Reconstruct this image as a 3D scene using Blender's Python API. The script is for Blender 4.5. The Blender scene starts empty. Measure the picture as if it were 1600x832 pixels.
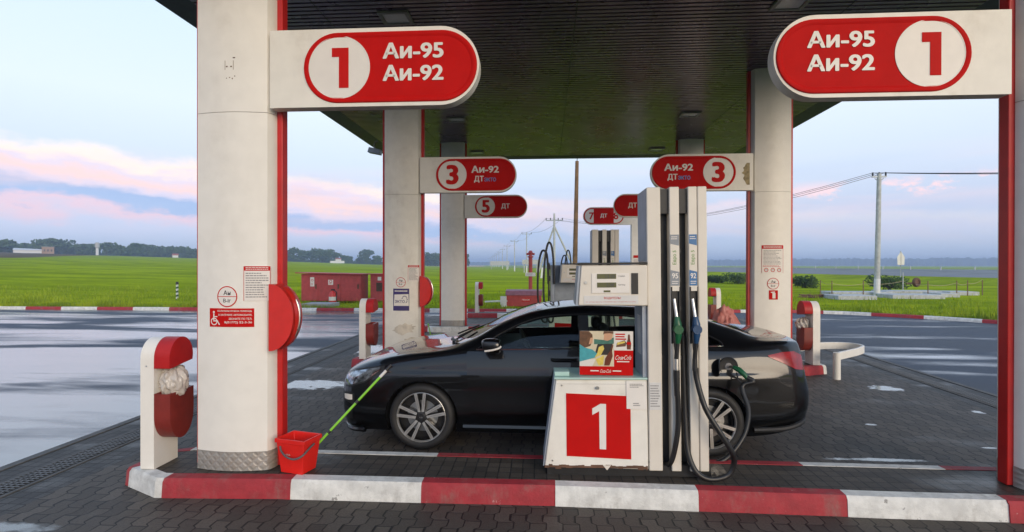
import bpy, bmesh, math, random
import numpy as np
from mathutils import Vector, Matrix, noise as mnoise

random.seed(7)
R = math.radians
scene = bpy.context.scene
COL = scene.collection

# ------------------------------------------------------------------ camera
F_PX, YAW, PITCH, ROLL, CAM_H = 820.0, -0.0666, -0.003, -0.0014, 1.783
cam_data = bpy.data.cameras.new("camera")
cam = bpy.data.objects.new("camera", cam_data)
COL.objects.link(cam)
cam_data.sensor_width = 36.0
cam_data.lens = 36.0 * F_PX / 1600.0
cam_data.clip_start = 0.05
cam_data.clip_end = 9000
cam.location = (0, 0, CAM_H)
cam.rotation_mode = 'XYZ'
cam.rotation_euler = (Matrix.Rotation(-YAW, 4, 'Z') @ Matrix.Rotation(R(90) + PITCH, 4, 'X')
                      @ Matrix.Rotation(-ROLL, 4, 'Z')).to_euler()
scene.camera = cam

# ------------------------------------------------------------------ world / sky
SUN_AZ, SUN_EL = R(150), R(9)          # low sun behind the camera, to the right
world = bpy.data.worlds.new("World")
scene.world = world
world.use_nodes = True
wn, wl = world.node_tree.nodes, world.node_tree.links
wn.clear()


class NT:
    """small helper that writes node trees"""
    def __init__(s, tree):
        s.t = tree

    def n(s, typ, **kw):
        nd = s.t.nodes.new(typ)
        for k, v in kw.items():
            if k.startswith('i_'):
                key = k[2:]
                nd.inputs[int(key) if key.isdigit() else key.replace('_', ' ')].default_value = v
            else:
                setattr(nd, k, v)
        return nd

    def l(s, a, b):
        s.t.links.new(a, b)

    def math(s, op, a, b=None, c=None, clamp=False):
        nd = s.t.nodes.new('ShaderNodeMath')
        nd.operation = op
        nd.use_clamp = clamp
        for i, v in enumerate((a, b, c)):
            if v is None:
                continue
            if isinstance(v, (int, float)):
                nd.inputs[i].default_value = v
            else:
                s.l(v, nd.inputs[i])
        return nd.outputs[0]

    def mix(s, fac, a, b):
        nd = s.t.nodes.new('ShaderNodeMix')
        nd.data_type = 'RGBA'
        for sock, v in ((nd.inputs[0], fac), (nd.inputs[6], a), (nd.inputs[7], b)):
            if isinstance(v, (int, float)):
                sock.default_value = v
            elif isinstance(v, tuple):
                sock.default_value = (v[0], v[1], v[2], 1)
            else:
                s.l(v, sock)
        return nd.outputs[2]

    def ramp(s, fac, stops, interp='LINEAR'):
        nd = s.t.nodes.new('ShaderNodeValToRGB')
        cr = nd.color_ramp
        cr.interpolation = interp
        while len(cr.elements) < len(stops):
            cr.elements.new(0.5)
        for e, (p, c) in zip(cr.elements, stops):
            e.position = p
            e.color = (c, c, c, 1) if isinstance(c, (int, float)) else (c[0], c[1], c[2], 1)
        s.l(fac, nd.inputs[0])
        return nd.outputs[0]

    def smooth(s, v, lo, hi):
        nd = s.t.nodes.new('ShaderNodeMapRange')
        nd.interpolation_type = 'SMOOTHSTEP'
        s.l(v, nd.inputs[0])
        nd.inputs[1].default_value = lo
        nd.inputs[2].default_value = hi
        return nd.outputs[0]

    def noise(s, vec, scale, detail=4, rough=.55, dist=0.0, dim='3D'):
        nd = s.n('ShaderNodeTexNoise', noise_dimensions=dim)
        nd.inputs['Scale'].default_value = scale
        nd.inputs['Detail'].default_value = detail
        nd.inputs['Roughness'].default_value = rough
        nd.inputs['Distortion'].default_value = dist
        if vec is not None:
            s.l(vec, nd.inputs['Vector'])
        return nd.outputs[0]

    def mapping(s, vec, scale=(1, 1, 1), loc=(0, 0, 0), rot=(0, 0, 0)):
        nd = s.n('ShaderNodeMapping')
        nd.inputs['Scale'].default_value = scale
        nd.inputs['Location'].default_value = loc
        nd.inputs['Rotation'].default_value = rot
        s.l(vec, nd.inputs['Vector'])
        return nd.outputs[0]


def srgb(r, g, b):
    def f(c):
        c /= 255.0
        return c / 12.92 if c <= .04045 else ((c + .055) / 1.055) ** 2.4
    return (f(r), f(g), f(b))


W = NT(world.node_tree)
sky = W.n('ShaderNodeTexSky', sky_type='NISHITA', sun_disc=False)
sky.sun_elevation = SUN_EL
sky.sun_rotation = SUN_AZ
sky.altitude = 100
sky.air_density = 1.0
sky.dust_density = 1.5
SKY_STRENGTH = 0.1
tc = W.n('ShaderNodeTexCoord')
sep = W.n('ShaderNodeSeparateXYZ')
W.l(tc.outputs['Generated'], sep.inputs[0])
el = W.math('ARCSINE', sep.outputs[2])
az = W.math('ARCTAN2', sep.outputs[0], sep.outputs[1])


def K(c, k=1.0):                          # radiance -> colour before the background strength
    return tuple(v * k * .95 / SKY_STRENGTH for v in c)


# clear-air colour by elevation (thin morning veil over the physical sky)
veil = W.ramp(W.math('MULTIPLY', el, 1.0, clamp=True), [
    (0.0, K(srgb(176, 193, 222))), (0.03, K(srgb(184, 200, 226))), (0.09, K(srgb(192, 203, 230))),
    (0.17, K(srgb(208, 221, 240))), (0.26, K(srgb(220, 233, 248))), (0.42, K(srgb(208, 228, 250))),
    (0.9, K(srgb(160, 192, 236)))])
base = W.mix(0.88, sky.outputs[0], veil)
# cloud bank: coordinates stretched along the horizon
cv = W.n('ShaderNodeCombineXYZ')
W.l(W.math('MULTIPLY', az, 2.2), cv.inputs[0])
W.l(W.math('MULTIPLY', el, 13.0), cv.inputs[1])
n_big = W.noise(cv.outputs[0], 1.3, 6, .55)
n_str = W.noise(W.mapping(cv.outputs[0], (1, 1.6, 1), (3.1, 7.7, 0)), 1.1, 5, .5)
n_puff = W.noise(W.mapping(cv.outputs[0], (4.0, 1.25, 1), (1.3, 0, 0)), 1.6, 7, .62)
# top edge of the bank falls from the left to the right
edge = W.math('ADD', W.math('MULTIPLY', az, -0.065), 0.124)
edge = W.math('ADD', edge, W.math('MULTIPLY', W.math('SUBTRACT', n_puff, .5), .055))
below = W.smooth(W.math('SUBTRACT', edge, el), -0.008, 0.016)
# the bank thins out past the middle of the view
left = W.smooth(az, 0.10, -0.25)
bank = W.math('MULTIPLY', below, W.math('ADD', W.math('MULTIPLY', left, .75), .25))
above0 = W.smooth(el, 0.015, 0.06)
bank = W.math('MULTIPLY', bank, above0)
depth_in = W.math('SUBTRACT', edge, el)
bank_col = W.ramp(W.math('ADD', W.math('MULTIPLY', depth_in, 6.5), W.math('MULTIPLY', W.math('SUBTRACT', n_big, .5), .52), clamp=True), [
    (0.0, K(srgb(246, 234, 228))), (0.09, K(srgb(248, 230, 220))), (0.17, K(srgb(226, 214, 230))),
    (0.26, K(srgb(245, 212, 208))), (0.36, K(srgb(218, 210, 230))), (0.44, K(srgb(160, 184, 222))), (0.53, K(srgb(166, 188, 224))),
    (0.60, K(srgb(228, 202, 216))), (0.72, K(srgb(200, 207, 230))), (0.95, K(srgb(190, 204, 232)))])
skyc = W.mix(W.math('MULTIPLY', bank, .97), base, bank_col)
# pink streaks low over the field and blue grey layers
band = W.math('MULTIPLY', W.smooth(el, .05, .10), W.smooth(el, .19, .13))
pink = W.math('MULTIPLY', band, W.smooth(n_str, .44, .66))
skyc = W.mix(W.math('MULTIPLY', pink, .42), skyc, K(srgb(244, 212, 212)))
grey = W.math('MULTIPLY', band, W.smooth(W.noise(W.mapping(cv.outputs[0], (.7, 1.5, 1), (9, 2, 5)), 1.0, 4), .52, .70))
skyc = W.mix(W.math('MULTIPLY', grey, .35), skyc, K(srgb(172, 190, 224)))
# small lit cumulus puffs to the right
pb = W.math('MULTIPLY', W.smooth(el, .098, .108), W.smooth(el, .142, .120))
puff = W.math('MULTIPLY', W.math('MULTIPLY', pb, W.smooth(n_puff, .50, .60)), W.smooth(az, .25, .5))
skyc = W.mix(W.math('MULTIPLY', puff, .8), skyc, K(srgb(250, 214, 216)))
bg = W.n('ShaderNodeBackground')
bg.inputs[1].default_value = SKY_STRENGTH
W.l(skyc, bg.inputs[0])
wo = W.n('ShaderNodeOutputWorld')
W.l(bg.outputs[0], wo.inputs[0])

# ------------------------------------------------------------------ sun
sd = bpy.data.lights.new("sun", 'SUN')
sd.energy = 2.3
sd.angle = R(40)
sd.color = (1.0, .82, .60)
so = bpy.data.objects.new("sun", sd)
COL.objects.link(so)
sunv = Vector((math.sin(SUN_AZ) * math.cos(SUN_EL), math.cos(SUN_AZ) * math.cos(SUN_EL), math.sin(SUN_EL)))
so.rotation_euler = (-sunv).to_track_quat('-Z', 'Y').to_euler()

vs = scene.view_settings
vs.view_transform = 'Standard'
vs.look = 'None'
vs.exposure = 0.50
vs.gamma = 1.0
vs.use_curve_mapping = False
scene.cycles.max_bounces = 8
scene.cycles.transparent_max_bounces = 12
scene.cycles.volume_bounces = 0
scene.cycles.use_denoising = True
scene.cycles.caustics_reflective = False
scene.cycles.caustics_refractive = False

# ------------------------------------------------------------------ helpers


def _ray(x, y):
    px, py = x - 800, y - 416
    c, s = math.cos(-ROLL), math.sin(-ROLL)
    px, py = px * c - py * s, px * s + py * c
    r, d, u = px / F_PX, 1.0, -py / F_PX
    cp, sp = math.cos(PITCH), math.sin(PITCH)
    d, u = d * cp - u * sp, u * cp + d * sp
    c, s = math.cos(YAW), math.sin(YAW)
    return (r * c + d * s, d * c - r * s, u)


def at(x, y, Y):
    """point of the photograph at distance Y into the scene"""
    v = _ray(x, y)
    t = Y / v[1]
    return Vector((v[0] * t, Y, CAM_H + v[2] * t))


def gnd(x, y, z=0.0):
    v = _ray(x, y)
    t = (z - CAM_H) / v[2]
    return Vector((v[0] * t, v[1] * t, z))


_txt = {}


def text_geo(s, bold=0.0):
    key = (s, bold)
    if key in _txt:
        return _txt[key]
    cu = bpy.data.curves.new("lettering", 'FONT')
    cu.body = s
    cu.size = 1.0
    cu.resolution_u = 4
    cu.fill_mode = 'FRONT'
    o = bpy.data.objects.new("lettering", cu)
    COL.objects.link(o)
    dg = bpy.context.evaluated_depsgraph_get()
    me = bpy.data.meshes.new_from_object(o.evaluated_get(dg))
    vv = np.array([v.co[:2] for v in me.vertices]) if len(me.vertices) else np.zeros((0, 2))
    ff = [tuple(p.vertices) for p in me.polygons]
    par = list(range(len(vv)))

    def root(i):
        while par[i] != i:
            par[i] = par[par[i]]
            i = par[i]
        return i
    for q in ff:
        for i in q[1:]:
            par[root(i)] = root(q[0])
    rid = {r: k for k, r in enumerate(sorted({root(i) for i in range(len(vv))}))}
    isl = [rid[root(i)] % 7 for i in range(len(vv))]
    bpy.data.objects.remove(o)
    bpy.data.curves.remove(cu)
    bpy.data.meshes.remove(me)
    if len(vv):
        ly = [k * .13 for k in isl]
        if bold > 0:                   # heavier weight: the same glyphs laid over each other, spread a little
            d = bold * .68
            base_v, base_f, allv, allf, l0, ly = vv, ff, [], [], ly, []
            for k, (dx, dz) in enumerate(((0, 0), (d, 0), (-d, 0), (d * .6, d * .6), (-d * .6, d * .6), (d * .6, -d * .6), (-d * .6, -d * .6))):
                allf += [tuple(i + k * len(base_v) for i in q) for q in base_f]
                allv.append(base_v + np.array([dx, dz]))
                ly += [k + t for t in l0]
            vv, ff = np.concatenate(allv), allf
        lo, hi = vv.min(0), vv.max(0)
        vv = np.column_stack([vv - (lo + hi) / 2, np.array(ly)])
        sz = hi - lo
    else:
        sz = np.array([1, 1])
    _txt[key] = (vv, ff, sz)
    return _txt[key]


class MB:
    def __init__(s, M=None):
        s.v, s.f, s.m, s.sm = [], [], [], []
        s.M = M or Matrix()

    def add(s, verts, faces, mi=0, smooth=False):
        o = len(s.v)
        M = s.M
        s.v += [tuple(M @ Vector(p)) for p in verts]
        s.f += [tuple(i + o for i in f) for f in faces]
        s.m += [mi] * len(faces)
        s.sm += [smooth] * len(faces)
        return s

    def bx(s, x0, x1, y0, y1, z0, z1, mi=0):
        v = [(x, y, z) for x in (x0, x1) for y in (y0, y1) for z in (z0, z1)]
        return s.add(v, [(0, 1, 3, 2), (4, 6, 7, 5), (0, 4, 5, 1), (2, 3, 7, 6), (0, 2, 6, 4), (1, 5, 7, 3)], mi)

    def hexa(s, p, mi=0):
        """eight points: bottom ring of 4 then top ring of 4 (counter-clockwise from above)"""
        return s.add(p, [(3, 2, 1, 0), (4, 5, 6, 7), (0, 1, 5, 4), (1, 2, 6, 5), (2, 3, 7, 6), (3, 0, 4, 7)], mi)

    def cyl(s, p0, p1, r0, r1=None, n=16, mi=0, caps=True, smooth=True):
        r1 = r0 if r1 is None else r1
        p0, p1 = Vector(p0), Vector(p1)
        d = (p1 - p0).normalized()
        a = d.orthogonal().normalized()
        b = d.cross(a)
        v = []
        for p, r in ((p0, r0), (p1, r1)):
            for k in range(n):
                t = 2 * math.pi * k / n
                v.append(p + (a * math.cos(t) + b * math.sin(t)) * r)
        f = [(k, (k + 1) % n, n + (k + 1) % n, n + k) for k in range(n)]
        s.add(v, f, mi, smooth)
        if caps:
            s.add(v[:n], [tuple(reversed(range(n)))], mi)
            s.add(v[n:], [tuple(range(n))], mi)
        return s

    def tube(s, pts, r, n=10, mi=0):
        pts = [Vector(p) for p in pts]
        rs = r if isinstance(r, (list, tuple)) else [r] * len(pts)
        tang = []
        for i in range(len(pts)):
            t = pts[min(i + 1, len(pts) - 1)] - pts[max(i - 1, 0)]
            tang.append(t.normalized())
        a = tang[0].orthogonal().normalized()
        v = []
        for p, t, rr in zip(pts, tang, rs):
            a = (a - t * a.dot(t)).normalized()
            b = t.cross(a)
            for k in range(n):
                q = 2 * math.pi * k / n
                v.append(p + (a * math.cos(q) + b * math.sin(q)) * rr)
        f = []
        for i in range(len(pts) - 1):
            for k in range(n):
                k2 = (k + 1) % n
                f.append((i * n + k, i * n + k2, (i + 1) * n + k2, (i + 1) * n + k))
        s.add(v, f, mi, True)
        s.add(v[:n], [tuple(reversed(range(n)))], mi)
        s.add(v[-n:], [tuple(range(n))], mi)
        return s

    def lathe(s, prof, n=40, mi=0, axis='Z', smooth=True):
        """profile of (radius, height) turned about an axis"""
        v, f = [], []
        for k in range(n):
            t = 2 * math.pi * k / n
            for r, h in prof:
                x, y = r * math.cos(t), r * math.sin(t)
                v.append((x, y, h) if axis == 'Z' else (x, h, y))
        m = len(prof)
        for k in range(n):
            k2 = (k + 1) % n
            for i in range(m - 1):
                f.append((k * m + i, k2 * m + i, k2 * m + i + 1, k * m + i + 1))
        return s.add(v, f, mi, smooth)

    def prism(s, poly, a0, a1, plane='XZ', mi=0, mi_side=None, smooth=False):
        """outline pushed along the missing axis from a0 (front) to a1"""
        n = len(poly)
        mk = {'XZ': lambda p, a: (p[0], a, p[1]), 'YZ': lambda p, a: (a, p[0], p[1]),
              'XY': lambda p, a: (p[0], p[1], a)}[plane]
        v = [mk(p, a0) for p in poly] + [mk(p, a1) for p in poly]
        s.add(v[:n], [tuple(range(n))], mi)
        s.add(v[n:], [tuple(reversed(range(n)))], mi)
        s.add(v, [(k, n + k, n + (k + 1) % n, (k + 1) % n) for k in range(n)], mi if mi_side is None else mi_side, smooth)
        return s

    def flat(s, poly, y, mi=0):
        return s.add([(p[0], y, p[1]) for p in poly], [tuple(range(len(poly)))], mi)

    def text(s, txt, cx, cz, y, h=None, w=None, mi=0, bold=0.0, shear=0.0, vertical=False):
        vv, ff, sz = text_geo(txt, bold)
        if len(vv) == 0:
            return s
        kx = (w / sz[0]) if w else h / sz[1]
        kz = (h / sz[1]) if h else kx
        out = []
        for x, z, q in vv:
            x, z = x * kx + z * kz * shear, z * kz
            if vertical:
                x, z = -z, x
            out.append((cx + x, y - q * .00006, cz + z))
        return s.add(out, ff, mi)

    def build(s, name, mats, parent=None, bevel=0.0, sharp=35, loc=None, seg=2, weld=False):
        me = bpy.data.meshes.new(name)
        me.from_pydata(s.v, [], s.f)
        mats = mats if isinstance(mats, (list, tuple)) else [mats]
        for m in mats:
            me.materials.append(m)
        me.polygons.foreach_set('material_index', s.m)
        bm = bmesh.new()
        bm.from_mesh(me)
        if weld:
            bmesh.ops.remove_doubles(bm, verts=bm.verts, dist=1e-5)
        if not s.has_open():
            pass
        bm.to_mesh(me)
        bm.free()
        if any(s.sm) and not weld:
            me.polygons.foreach_set('use_smooth', s.sm)
        elif weld:
            me.polygons.foreach_set('use_smooth', [True] * len(me.polygons))
        me.set_sharp_from_angle(angle=R(sharp))
        me.update()
        o = bpy.data.objects.new(name, me)
        COL.objects.link(o)
        if parent is not None:
            o.parent = parent
        if loc is not None:
            o.location = loc
        if bevel:
            b = o.modifiers.new("edge", 'BEVEL')
            b.width = bevel
            b.segments = seg
            b.limit_method = 'ANGLE'
            b.angle_limit = R(40)
            b.harden_normals = False
        return o

    def has_open(s):
        return False


def tag(o, label=None, cat=None, group=None, kind=None):
    if label:
        o['label'] = label
    if cat:
        o['category'] = cat
    if group:
        o['group'] = group
    if kind:
        o['kind'] = kind
    return o


def thing(name, label, cat, loc=(0, 0, 0), rz=0.0, group=None):
    o = bpy.data.objects.new(name, None)
    o.empty_display_size = .1
    COL.objects.link(o)
    o.location = loc
    o.rotation_euler = (0, 0, rz)
    return tag(o, label, cat, group)


def kids(o):
    return [c for c in bpy.data.objects if c.parent == o]


def dup(o, loc=None, label=None, group=None, parent=None):
    c = o.copy()
    COL.objects.link(c)
    if parent is not None:
        c.parent = parent
    for ch in kids(o):
        if ch is c:
            continue
        dup(ch, parent=c)
    if loc is not None:
        c.location = loc
    if label:
        c['label'] = label
    if group:
        c['group'] = group
    return c


def arc(cx, cz, r, a0, a1, n=20, rz=None):
    rz = r if rz is None else rz
    return [(cx + r * math.cos(R(a0 + (a1 - a0) * k / n)), cz + rz * math.sin(R(a0 + (a1 - a0) * k / n))) for k in range(n + 1)]


def pill(x0, x1, z0, z1, n=24):
    r = (z1 - z0) / 2
    cz = (z0 + z1) / 2
    return arc(x1 - r, cz, r, -90, 90, n) + arc(x0 + r, cz, r, 90, 270, n)


# ------------------------------------------------------------------ materials
M = {}


def mat(name, col, rough=.5, metal=0.0, var=.12, vscale=6.0, dirt=0.0, dirt_col=(.16, .12, .08), dscale=2.2,
        bump=0.0, bscale=60.0, coat=0.0, spec=.5, coords='Object', chips=None):
    m = bpy.data.materials.new(name)
    m.use_nodes = True
    T = NT(m.node_tree)
    b = m.node_tree.nodes['Principled BSDF']
    tcn = T.n('ShaderNodeTexCoord')
    vec = tcn.outputs[coords]
    c = tuple(col[:3])
    nz = T.noise(vec, vscale, 5, .6)
    lo = tuple(max(0, v * (1 - var)) for v in c)
    hi = tuple(v * (1 + var) for v in c)
    colr = T.mix(T.smooth(nz, .3, .7), lo, hi)
    if dirt:
        d1 = T.noise(vec, dscale, 7, .68)
        d2 = T.noise(T.mapping(vec, (1, 1, .22), (4, 2, 1)), dscale * 3.0, 5, .6)
        dm = T.math('MULTIPLY', T.smooth(d1, .44, .72), T.smooth(d2, .35, .68))
        colr = T.mix(T.math('MULTIPLY', dm, dirt), colr, dirt_col)
    if chips:
        d3 = T.noise(vec, chips[1], 6, .7)
        colr = T.mix(T.smooth(d3, chips[2], chips[2] + .03), colr, chips[0])
    T.l(colr, b.inputs['Base Color'])
    b.inputs['Metallic'].default_value = metal
    rn = T.math('ADD', rough - .06, T.math('MULTIPLY', T.noise(vec, vscale * 2.3, 4), .12), clamp=True)
    T.l(rn, b.inputs['Roughness'])
    b.inputs['Coat Weight'].default_value = coat
    b.inputs['Coat Roughness'].default_value = .04
    b.inputs['Specular IOR Level'].default_value = spec
    if bump:
        bn = T.n('ShaderNodeBump')
        bn.inputs['Strength'].default_value = bump
        bn.inputs['Distance'].default_value = .01
        T.l(T.noise(vec, bscale, 6, .65), bn.inputs['Height'])
        T.l(bn.outputs[0], b.inputs['Normal'])
    M[name] = m
    return m


mat('white_panel', (.78, .75, .69), .42, var=.03, dirt=.22, dirt_col=(.30, .24, .16), dscale=1.3)
mat('white_panel_worn', (.76, .73, .66), .5, var=.04, dirt=.35, dirt_col=(.28, .20, .12), dscale=1.7)
mat('sign_red', (.50, .007, .006), .62, spec=.08, var=.05, dirt=.12, dirt_col=(.25, .02, .02))
mat('letter_white', (.74, .70, .65), .45, var=.03)
mat('letter_red', (.52, .012, .010), .6, var=.03, spec=.08)
mat('trim_red', (.50, .014, .012), .4, var=.08, dirt=.25, dirt_col=(.2, .02, .02))
mat('plastic_red', (.60, .022, .014), .33, var=.08, dirt=.25, dirt_col=(.3, .03, .02), coat=.2)
mat('bucket_red', (.70, .018, .012), .38, var=.06)
mat('dark_red', (.20, .022, .015), .45, var=.15, dirt=.4, dirt_col=(.10, .03, .02))
mat('hood_red', (.42, .012, .012), .45, spec=.3, var=.1, dirt=.2, dirt_col=(.2, .03, .03))
mat('shed_red', (.42, .055, .055), .55, var=.12, dirt=.5, dirt_col=(.22, .05, .04))
mat('stain', (.60, .54, .45), .6, var=.22, vscale=7)
mat('handle_grey', (.10, .09, .09), .5)
mat('tape', (.34, .27, .18), .7)
mat('ekto_blue', (.08, .22, .50), .5, var=.05)
mat('grey_label', (.62, .61, .59), .5, var=.04)
mat('label_cream', (.68, .63, .55), .5, var=.03)
mat('black', (.012, .012, .013), .5, var=.2)
mat('rubber', (.014, .014, .015), .62, var=.2, bump=.1)
mat('hose_rubber', (.013, .013, .014), .42, var=.2)
mat('ink', (.05, .05, .06), .6, var=.1)
mat('ink_grey', (.25, .24, .24), .6, var=.1)
mat('steel', (.55, .55, .54), .3, metal=1.0, var=.08)
mat('grey_metal', (.30, .34, .40), .45, metal=.3, var=.1, dirt=.4, dirt_col=(.45, .47, .5))
mat('lcd', (.11, .11, .045), .25, var=.05)
mat('green_plastic', (.006, .095, .035), .35, var=.1)
mat('blue_plastic', (.010, .05, .13), .35, var=.1)
mat('label_blue', (.03, .14, .33), .45, var=.04)
mat('label_grey', (.22, .24, .27), .45, var=.04)
mat('label_green', (.12, .26, .05), .5, var=.04)
mat('purple', (.045, .03, .14), .5, var=.05)
mat('mint', (.42, .60, .54), .25, var=.06, dirt=.2)
mat('concrete', (.32, .31, .29), .85, var=.15, dirt=.4, bump=.25, bscale=30)
mat('edging', (.10, .098, .094), .8, var=.2, dirt=.3, bump=.2, bscale=30)
mat('drain_bar', (.10, .10, .10), .5, metal=.6, var=.2)
mat('concrete_pale', (.42, .43, .43), .8, var=.15, dirt=.4, bump=.2, bscale=12)
mat('wood_pole', (.17, .10, .05), .8, var=.3, vscale=3, bump=.2)
mat('rust', (.12, .06, .035), .8, var=.3)
mat('bag_clear', (.74, .68, .62), .22, var=.1, vscale=14)
mat('bag_red', (.50, .17, .14), .45, var=.15)
mat('mop_green', (.22, .55, .03), .35, var=.06)
mat('fascia', (.055, .065, .055), .5, var=.15)
mat('lamp_glass', (.55, .58, .60), .2, var=.05)
mat('lamp_body', (.22, .22, .21), .5, var=.1)
mat('far_white', (.62, .62, .62), .7, var=.06)
mat('far_brick', (.33, .22, .15), .8, var=.1)
mat('far_roof', (.30, .10, .07), .8, var=.1)
mat('bark', (.07, .05, .035), .9, var=.3)
mat('insulator', (.02, .02, .025), .3)
mat('stripe_dark', (.03, .07, .045), .6, var=.2)
mat('poster_sand', (.60, .52, .36), .35, var=.08)
mat('poster_teal', (.06, .32, .36), .35, var=.1, vscale=25)
mat('poster_brown', (.12, .055, .025), .35, var=.3, vscale=30)
mat('poster_skin', (.55, .30, .18), .35, var=.1)
mat('poster_yellow', (.65, .50, .10), .35, var=.15, vscale=30)
mat('poster_green', (.05, .16, .12), .35, var=.2, vscale=25)
mat('poster_white', (.70, .66, .60), .35, var=.04)
mat('poster_dark', (.02, .018, .016), .35)
mat('poster_cola', (.13, .03, .012), .3, var=.2)


def kerb_mat(name, col, chip):
    m = mat(name, col, .7, var=.14, vscale=9, dirt=.55, dirt_col=(.20, .17, .14), dscale=5, bump=.5, bscale=45, chips=(chip, 11, .655))
    return m


kerb_mat('kerb_white', (.66, .65, .61), (.30, .29, .27))
kerb_mat('kerb_red', (.33, .022, .030), (.46, .20, .20))

# car paint
m = bpy.data.materials.new('car_paint')
m.use_nodes = True
b = m.node_tree.nodes['Principled BSDF']
b.inputs['Base Color'].default_value = (.020, .021, .025, 1)
b.inputs['Metallic'].default_value = .9
b.inputs['Roughness'].default_value = .38
b.inputs['Coat Weight'].default_value = 1.0
b.inputs['Coat Roughness'].default_value = .03
T = NT(m.node_tree)
tcn = T.n('ShaderNodeTexCoord')
fl = T.noise(tcn.outputs['Object'], 900, 2)
T.l(T.mix(fl, (.008, .0082, .009), (.020, .0205, .023)), b.inputs['Base Color'])
dd = T.noise(tcn.outputs['Object'], 5, 6, .65)
T.l(T.math('ADD', .02, T.math('MULTIPLY', T.smooth(dd, .45, .75), .10)), b.inputs['Coat Roughness'])
M['car_paint'] = m
mat('chrome', (.75, .75, .74), .12, metal=1.0, var=.03)
mat('alloy', (.66, .65, .63), .32, metal=.8, var=.05)
mat('alloy_dark', (.025, .025, .027), .4, metal=.4)
mat('head_lamp', (.24, .26, .29), .10, metal=.8, var=.9, vscale=22, coat=1.0)
mat('tail_lamp', (.26, .006, .010), .22, var=.35, vscale=9, coat=.5)
mat('interior', (.018, .018, .02), .7, var=.2)


def glass_mat(name, tint, refl=1.0):
    m = bpy.data.materials.new(name)
    m.use_nodes = True
    nt = m.node_tree
    nt.nodes.clear()
    T = NT(nt)
    tr = T.n('ShaderNodeBsdfTransparent')
    tr.inputs[0].default_value = (*tint, 1)
    gl = T.n('ShaderNodeBsdfGlossy')
    gl.inputs['Roughness'].default_value = .02
    fr = T.n('ShaderNodeFresnel')
    fr.inputs[0].default_value = 1.5
    mx = T.n('ShaderNodeMixShader')
    T.l(T.math('MULTIPLY', fr.outputs[0], refl), mx.inputs[0])
    T.l(tr.outputs[0], mx.inputs[1])
    T.l(gl.outputs[0], mx.inputs[2])
    o = T.n('ShaderNodeOutputMaterial')
    T.l(mx.outputs[0], o.inputs[0])
    M[name] = m
    return m


glass_mat('car_glass', (.72, .84, .79))
glass_mat('screen_glass', (.66, .74, .73))

# --- chequer plate at the column foot
m = mat('tread_plate', (.36, .34, .31), .48, metal=.3, var=.12, dirt=.5, dirt_col=(.22, .16, .10))
T = NT(m.node_tree)
tcn = T.n('ShaderNodeTexCoord')
mp = T.mapping(tcn.outputs['Object'], (1, 0, 1), rot=(0, R(45), 0))
ck = T.n('ShaderNodeTexVoronoi', feature='DISTANCE_TO_EDGE')
ck.inputs['Scale'].default_value = 19
ck.inputs['Randomness'].default_value = 0
T.l(mp, ck.inputs['Vector'])
bn = T.n('ShaderNodeBump')
bn.inputs['Strength'].default_value = .35
bn.inputs['Distance'].default_value = .010
T.l(T.smooth(ck.outputs[0], .05, .3), bn.inputs['Height'])
T.l(bn.outputs[0], m.node_tree.nodes['Principled BSDF'].inputs['Normal'])


# --- asphalt, partly wet
def asphalt_mat():
    m = bpy.data.materials.new('wet_asphalt')
    m.use_nodes = True
    T = NT(m.node_tree)
    b = m.node_tree.nodes['Principled BSDF']
    tcn = T.n('ShaderNodeTexCoord')
    v = tcn.outputs['Object']
    sp = T.n('ShaderNodeSeparateXYZ')
    T.l(v, sp.inputs[0])
    x, y = sp.outputs[0], sp.outputs[1]
    n1 = T.noise(T.mapping(v, (.10, .42, 1), (1.7, 4.4, 0), rot=(0, 0, R(7))), 1.0, 2.5, .5, .9)
    n2 = T.noise(T.mapping(v, (.42, 2.3, 1), (5, 3, 0), rot=(0, 0, R(-4))), 1.0, 3, .5, .5)
    s = T.math('ADD', T.math('MULTIPLY', n1, .76), T.math('MULTIPLY', n2, .24))
    # the left of the yard holds more water than the right
    bias = T.math('MULTIPLY', T.math('SUBTRACT', T.smooth(x, 3.0, -4.0), .60), .115)
    s = T.math('ADD', s, bias)
    s = T.math('ADD', s, T.math('MULTIPLY', T.math('MULTIPLY', T.smooth(y, 15, 5), T.smooth(x, -3, -5)), .04))
    s = T.math('ADD', s, T.math('MULTIPLY', T.math('SUBTRACT', T.noise(T.mapping(v, (1.2, 4.0, 1)), 1.0, 5, .65), .5), .10))
    wet = T.smooth(s, .465, .61)
    fine = T.noise(v, 90, 5, .7)
    agg = T.n('ShaderNodeTexVoronoi')
    agg.inputs['Scale'].default_value = 140
    T.l(v, agg.inputs['Vector'])
    col = T.mix(fine, (.024, .034, .054), (.054, .068, .098))
    col = T.mix(T.smooth(T.noise(v, .35, 5, .6), .35, .7), col, T.mix(.55, col, (.05, .053, .06)))
    col = T.mix(T.math('MULTIPLY', wet, .6), col, (.030, .034, .042))
    T.l(col, b.inputs['Base Color'])
    rough = T.math('SUBTRACT', .62, T.math('MULTIPLY', wet, .47))
    rough = T.math('ADD', rough, T.math('MULTIPLY', T.noise(T.mapping(v, (.3, .9, 1)), 2.0, 4), .08))
    T.l(rough, b.inputs['Roughness'])
    b.inputs['IOR'].default_value = 1.45
    T.l(wet, b.inputs['Coat Weight'])
    b.inputs['Coat Roughness'].default_value = .24
    b.inputs['Coat IOR'].default_value = 2.0
    bn = T.n('ShaderNodeBump')
    T.l(T.math('SUBTRACT', .55, T.math('MULTIPLY', wet, .5)), bn.inputs['Strength'])
    bn.inputs['Distance'].default_value = .006
    T.l(agg.outputs[0], bn.inputs['Height'])
    T.l(bn.outputs[0], b.inputs['Normal'])
    M['wet_asphalt'] = m


asphalt_mat()


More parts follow.
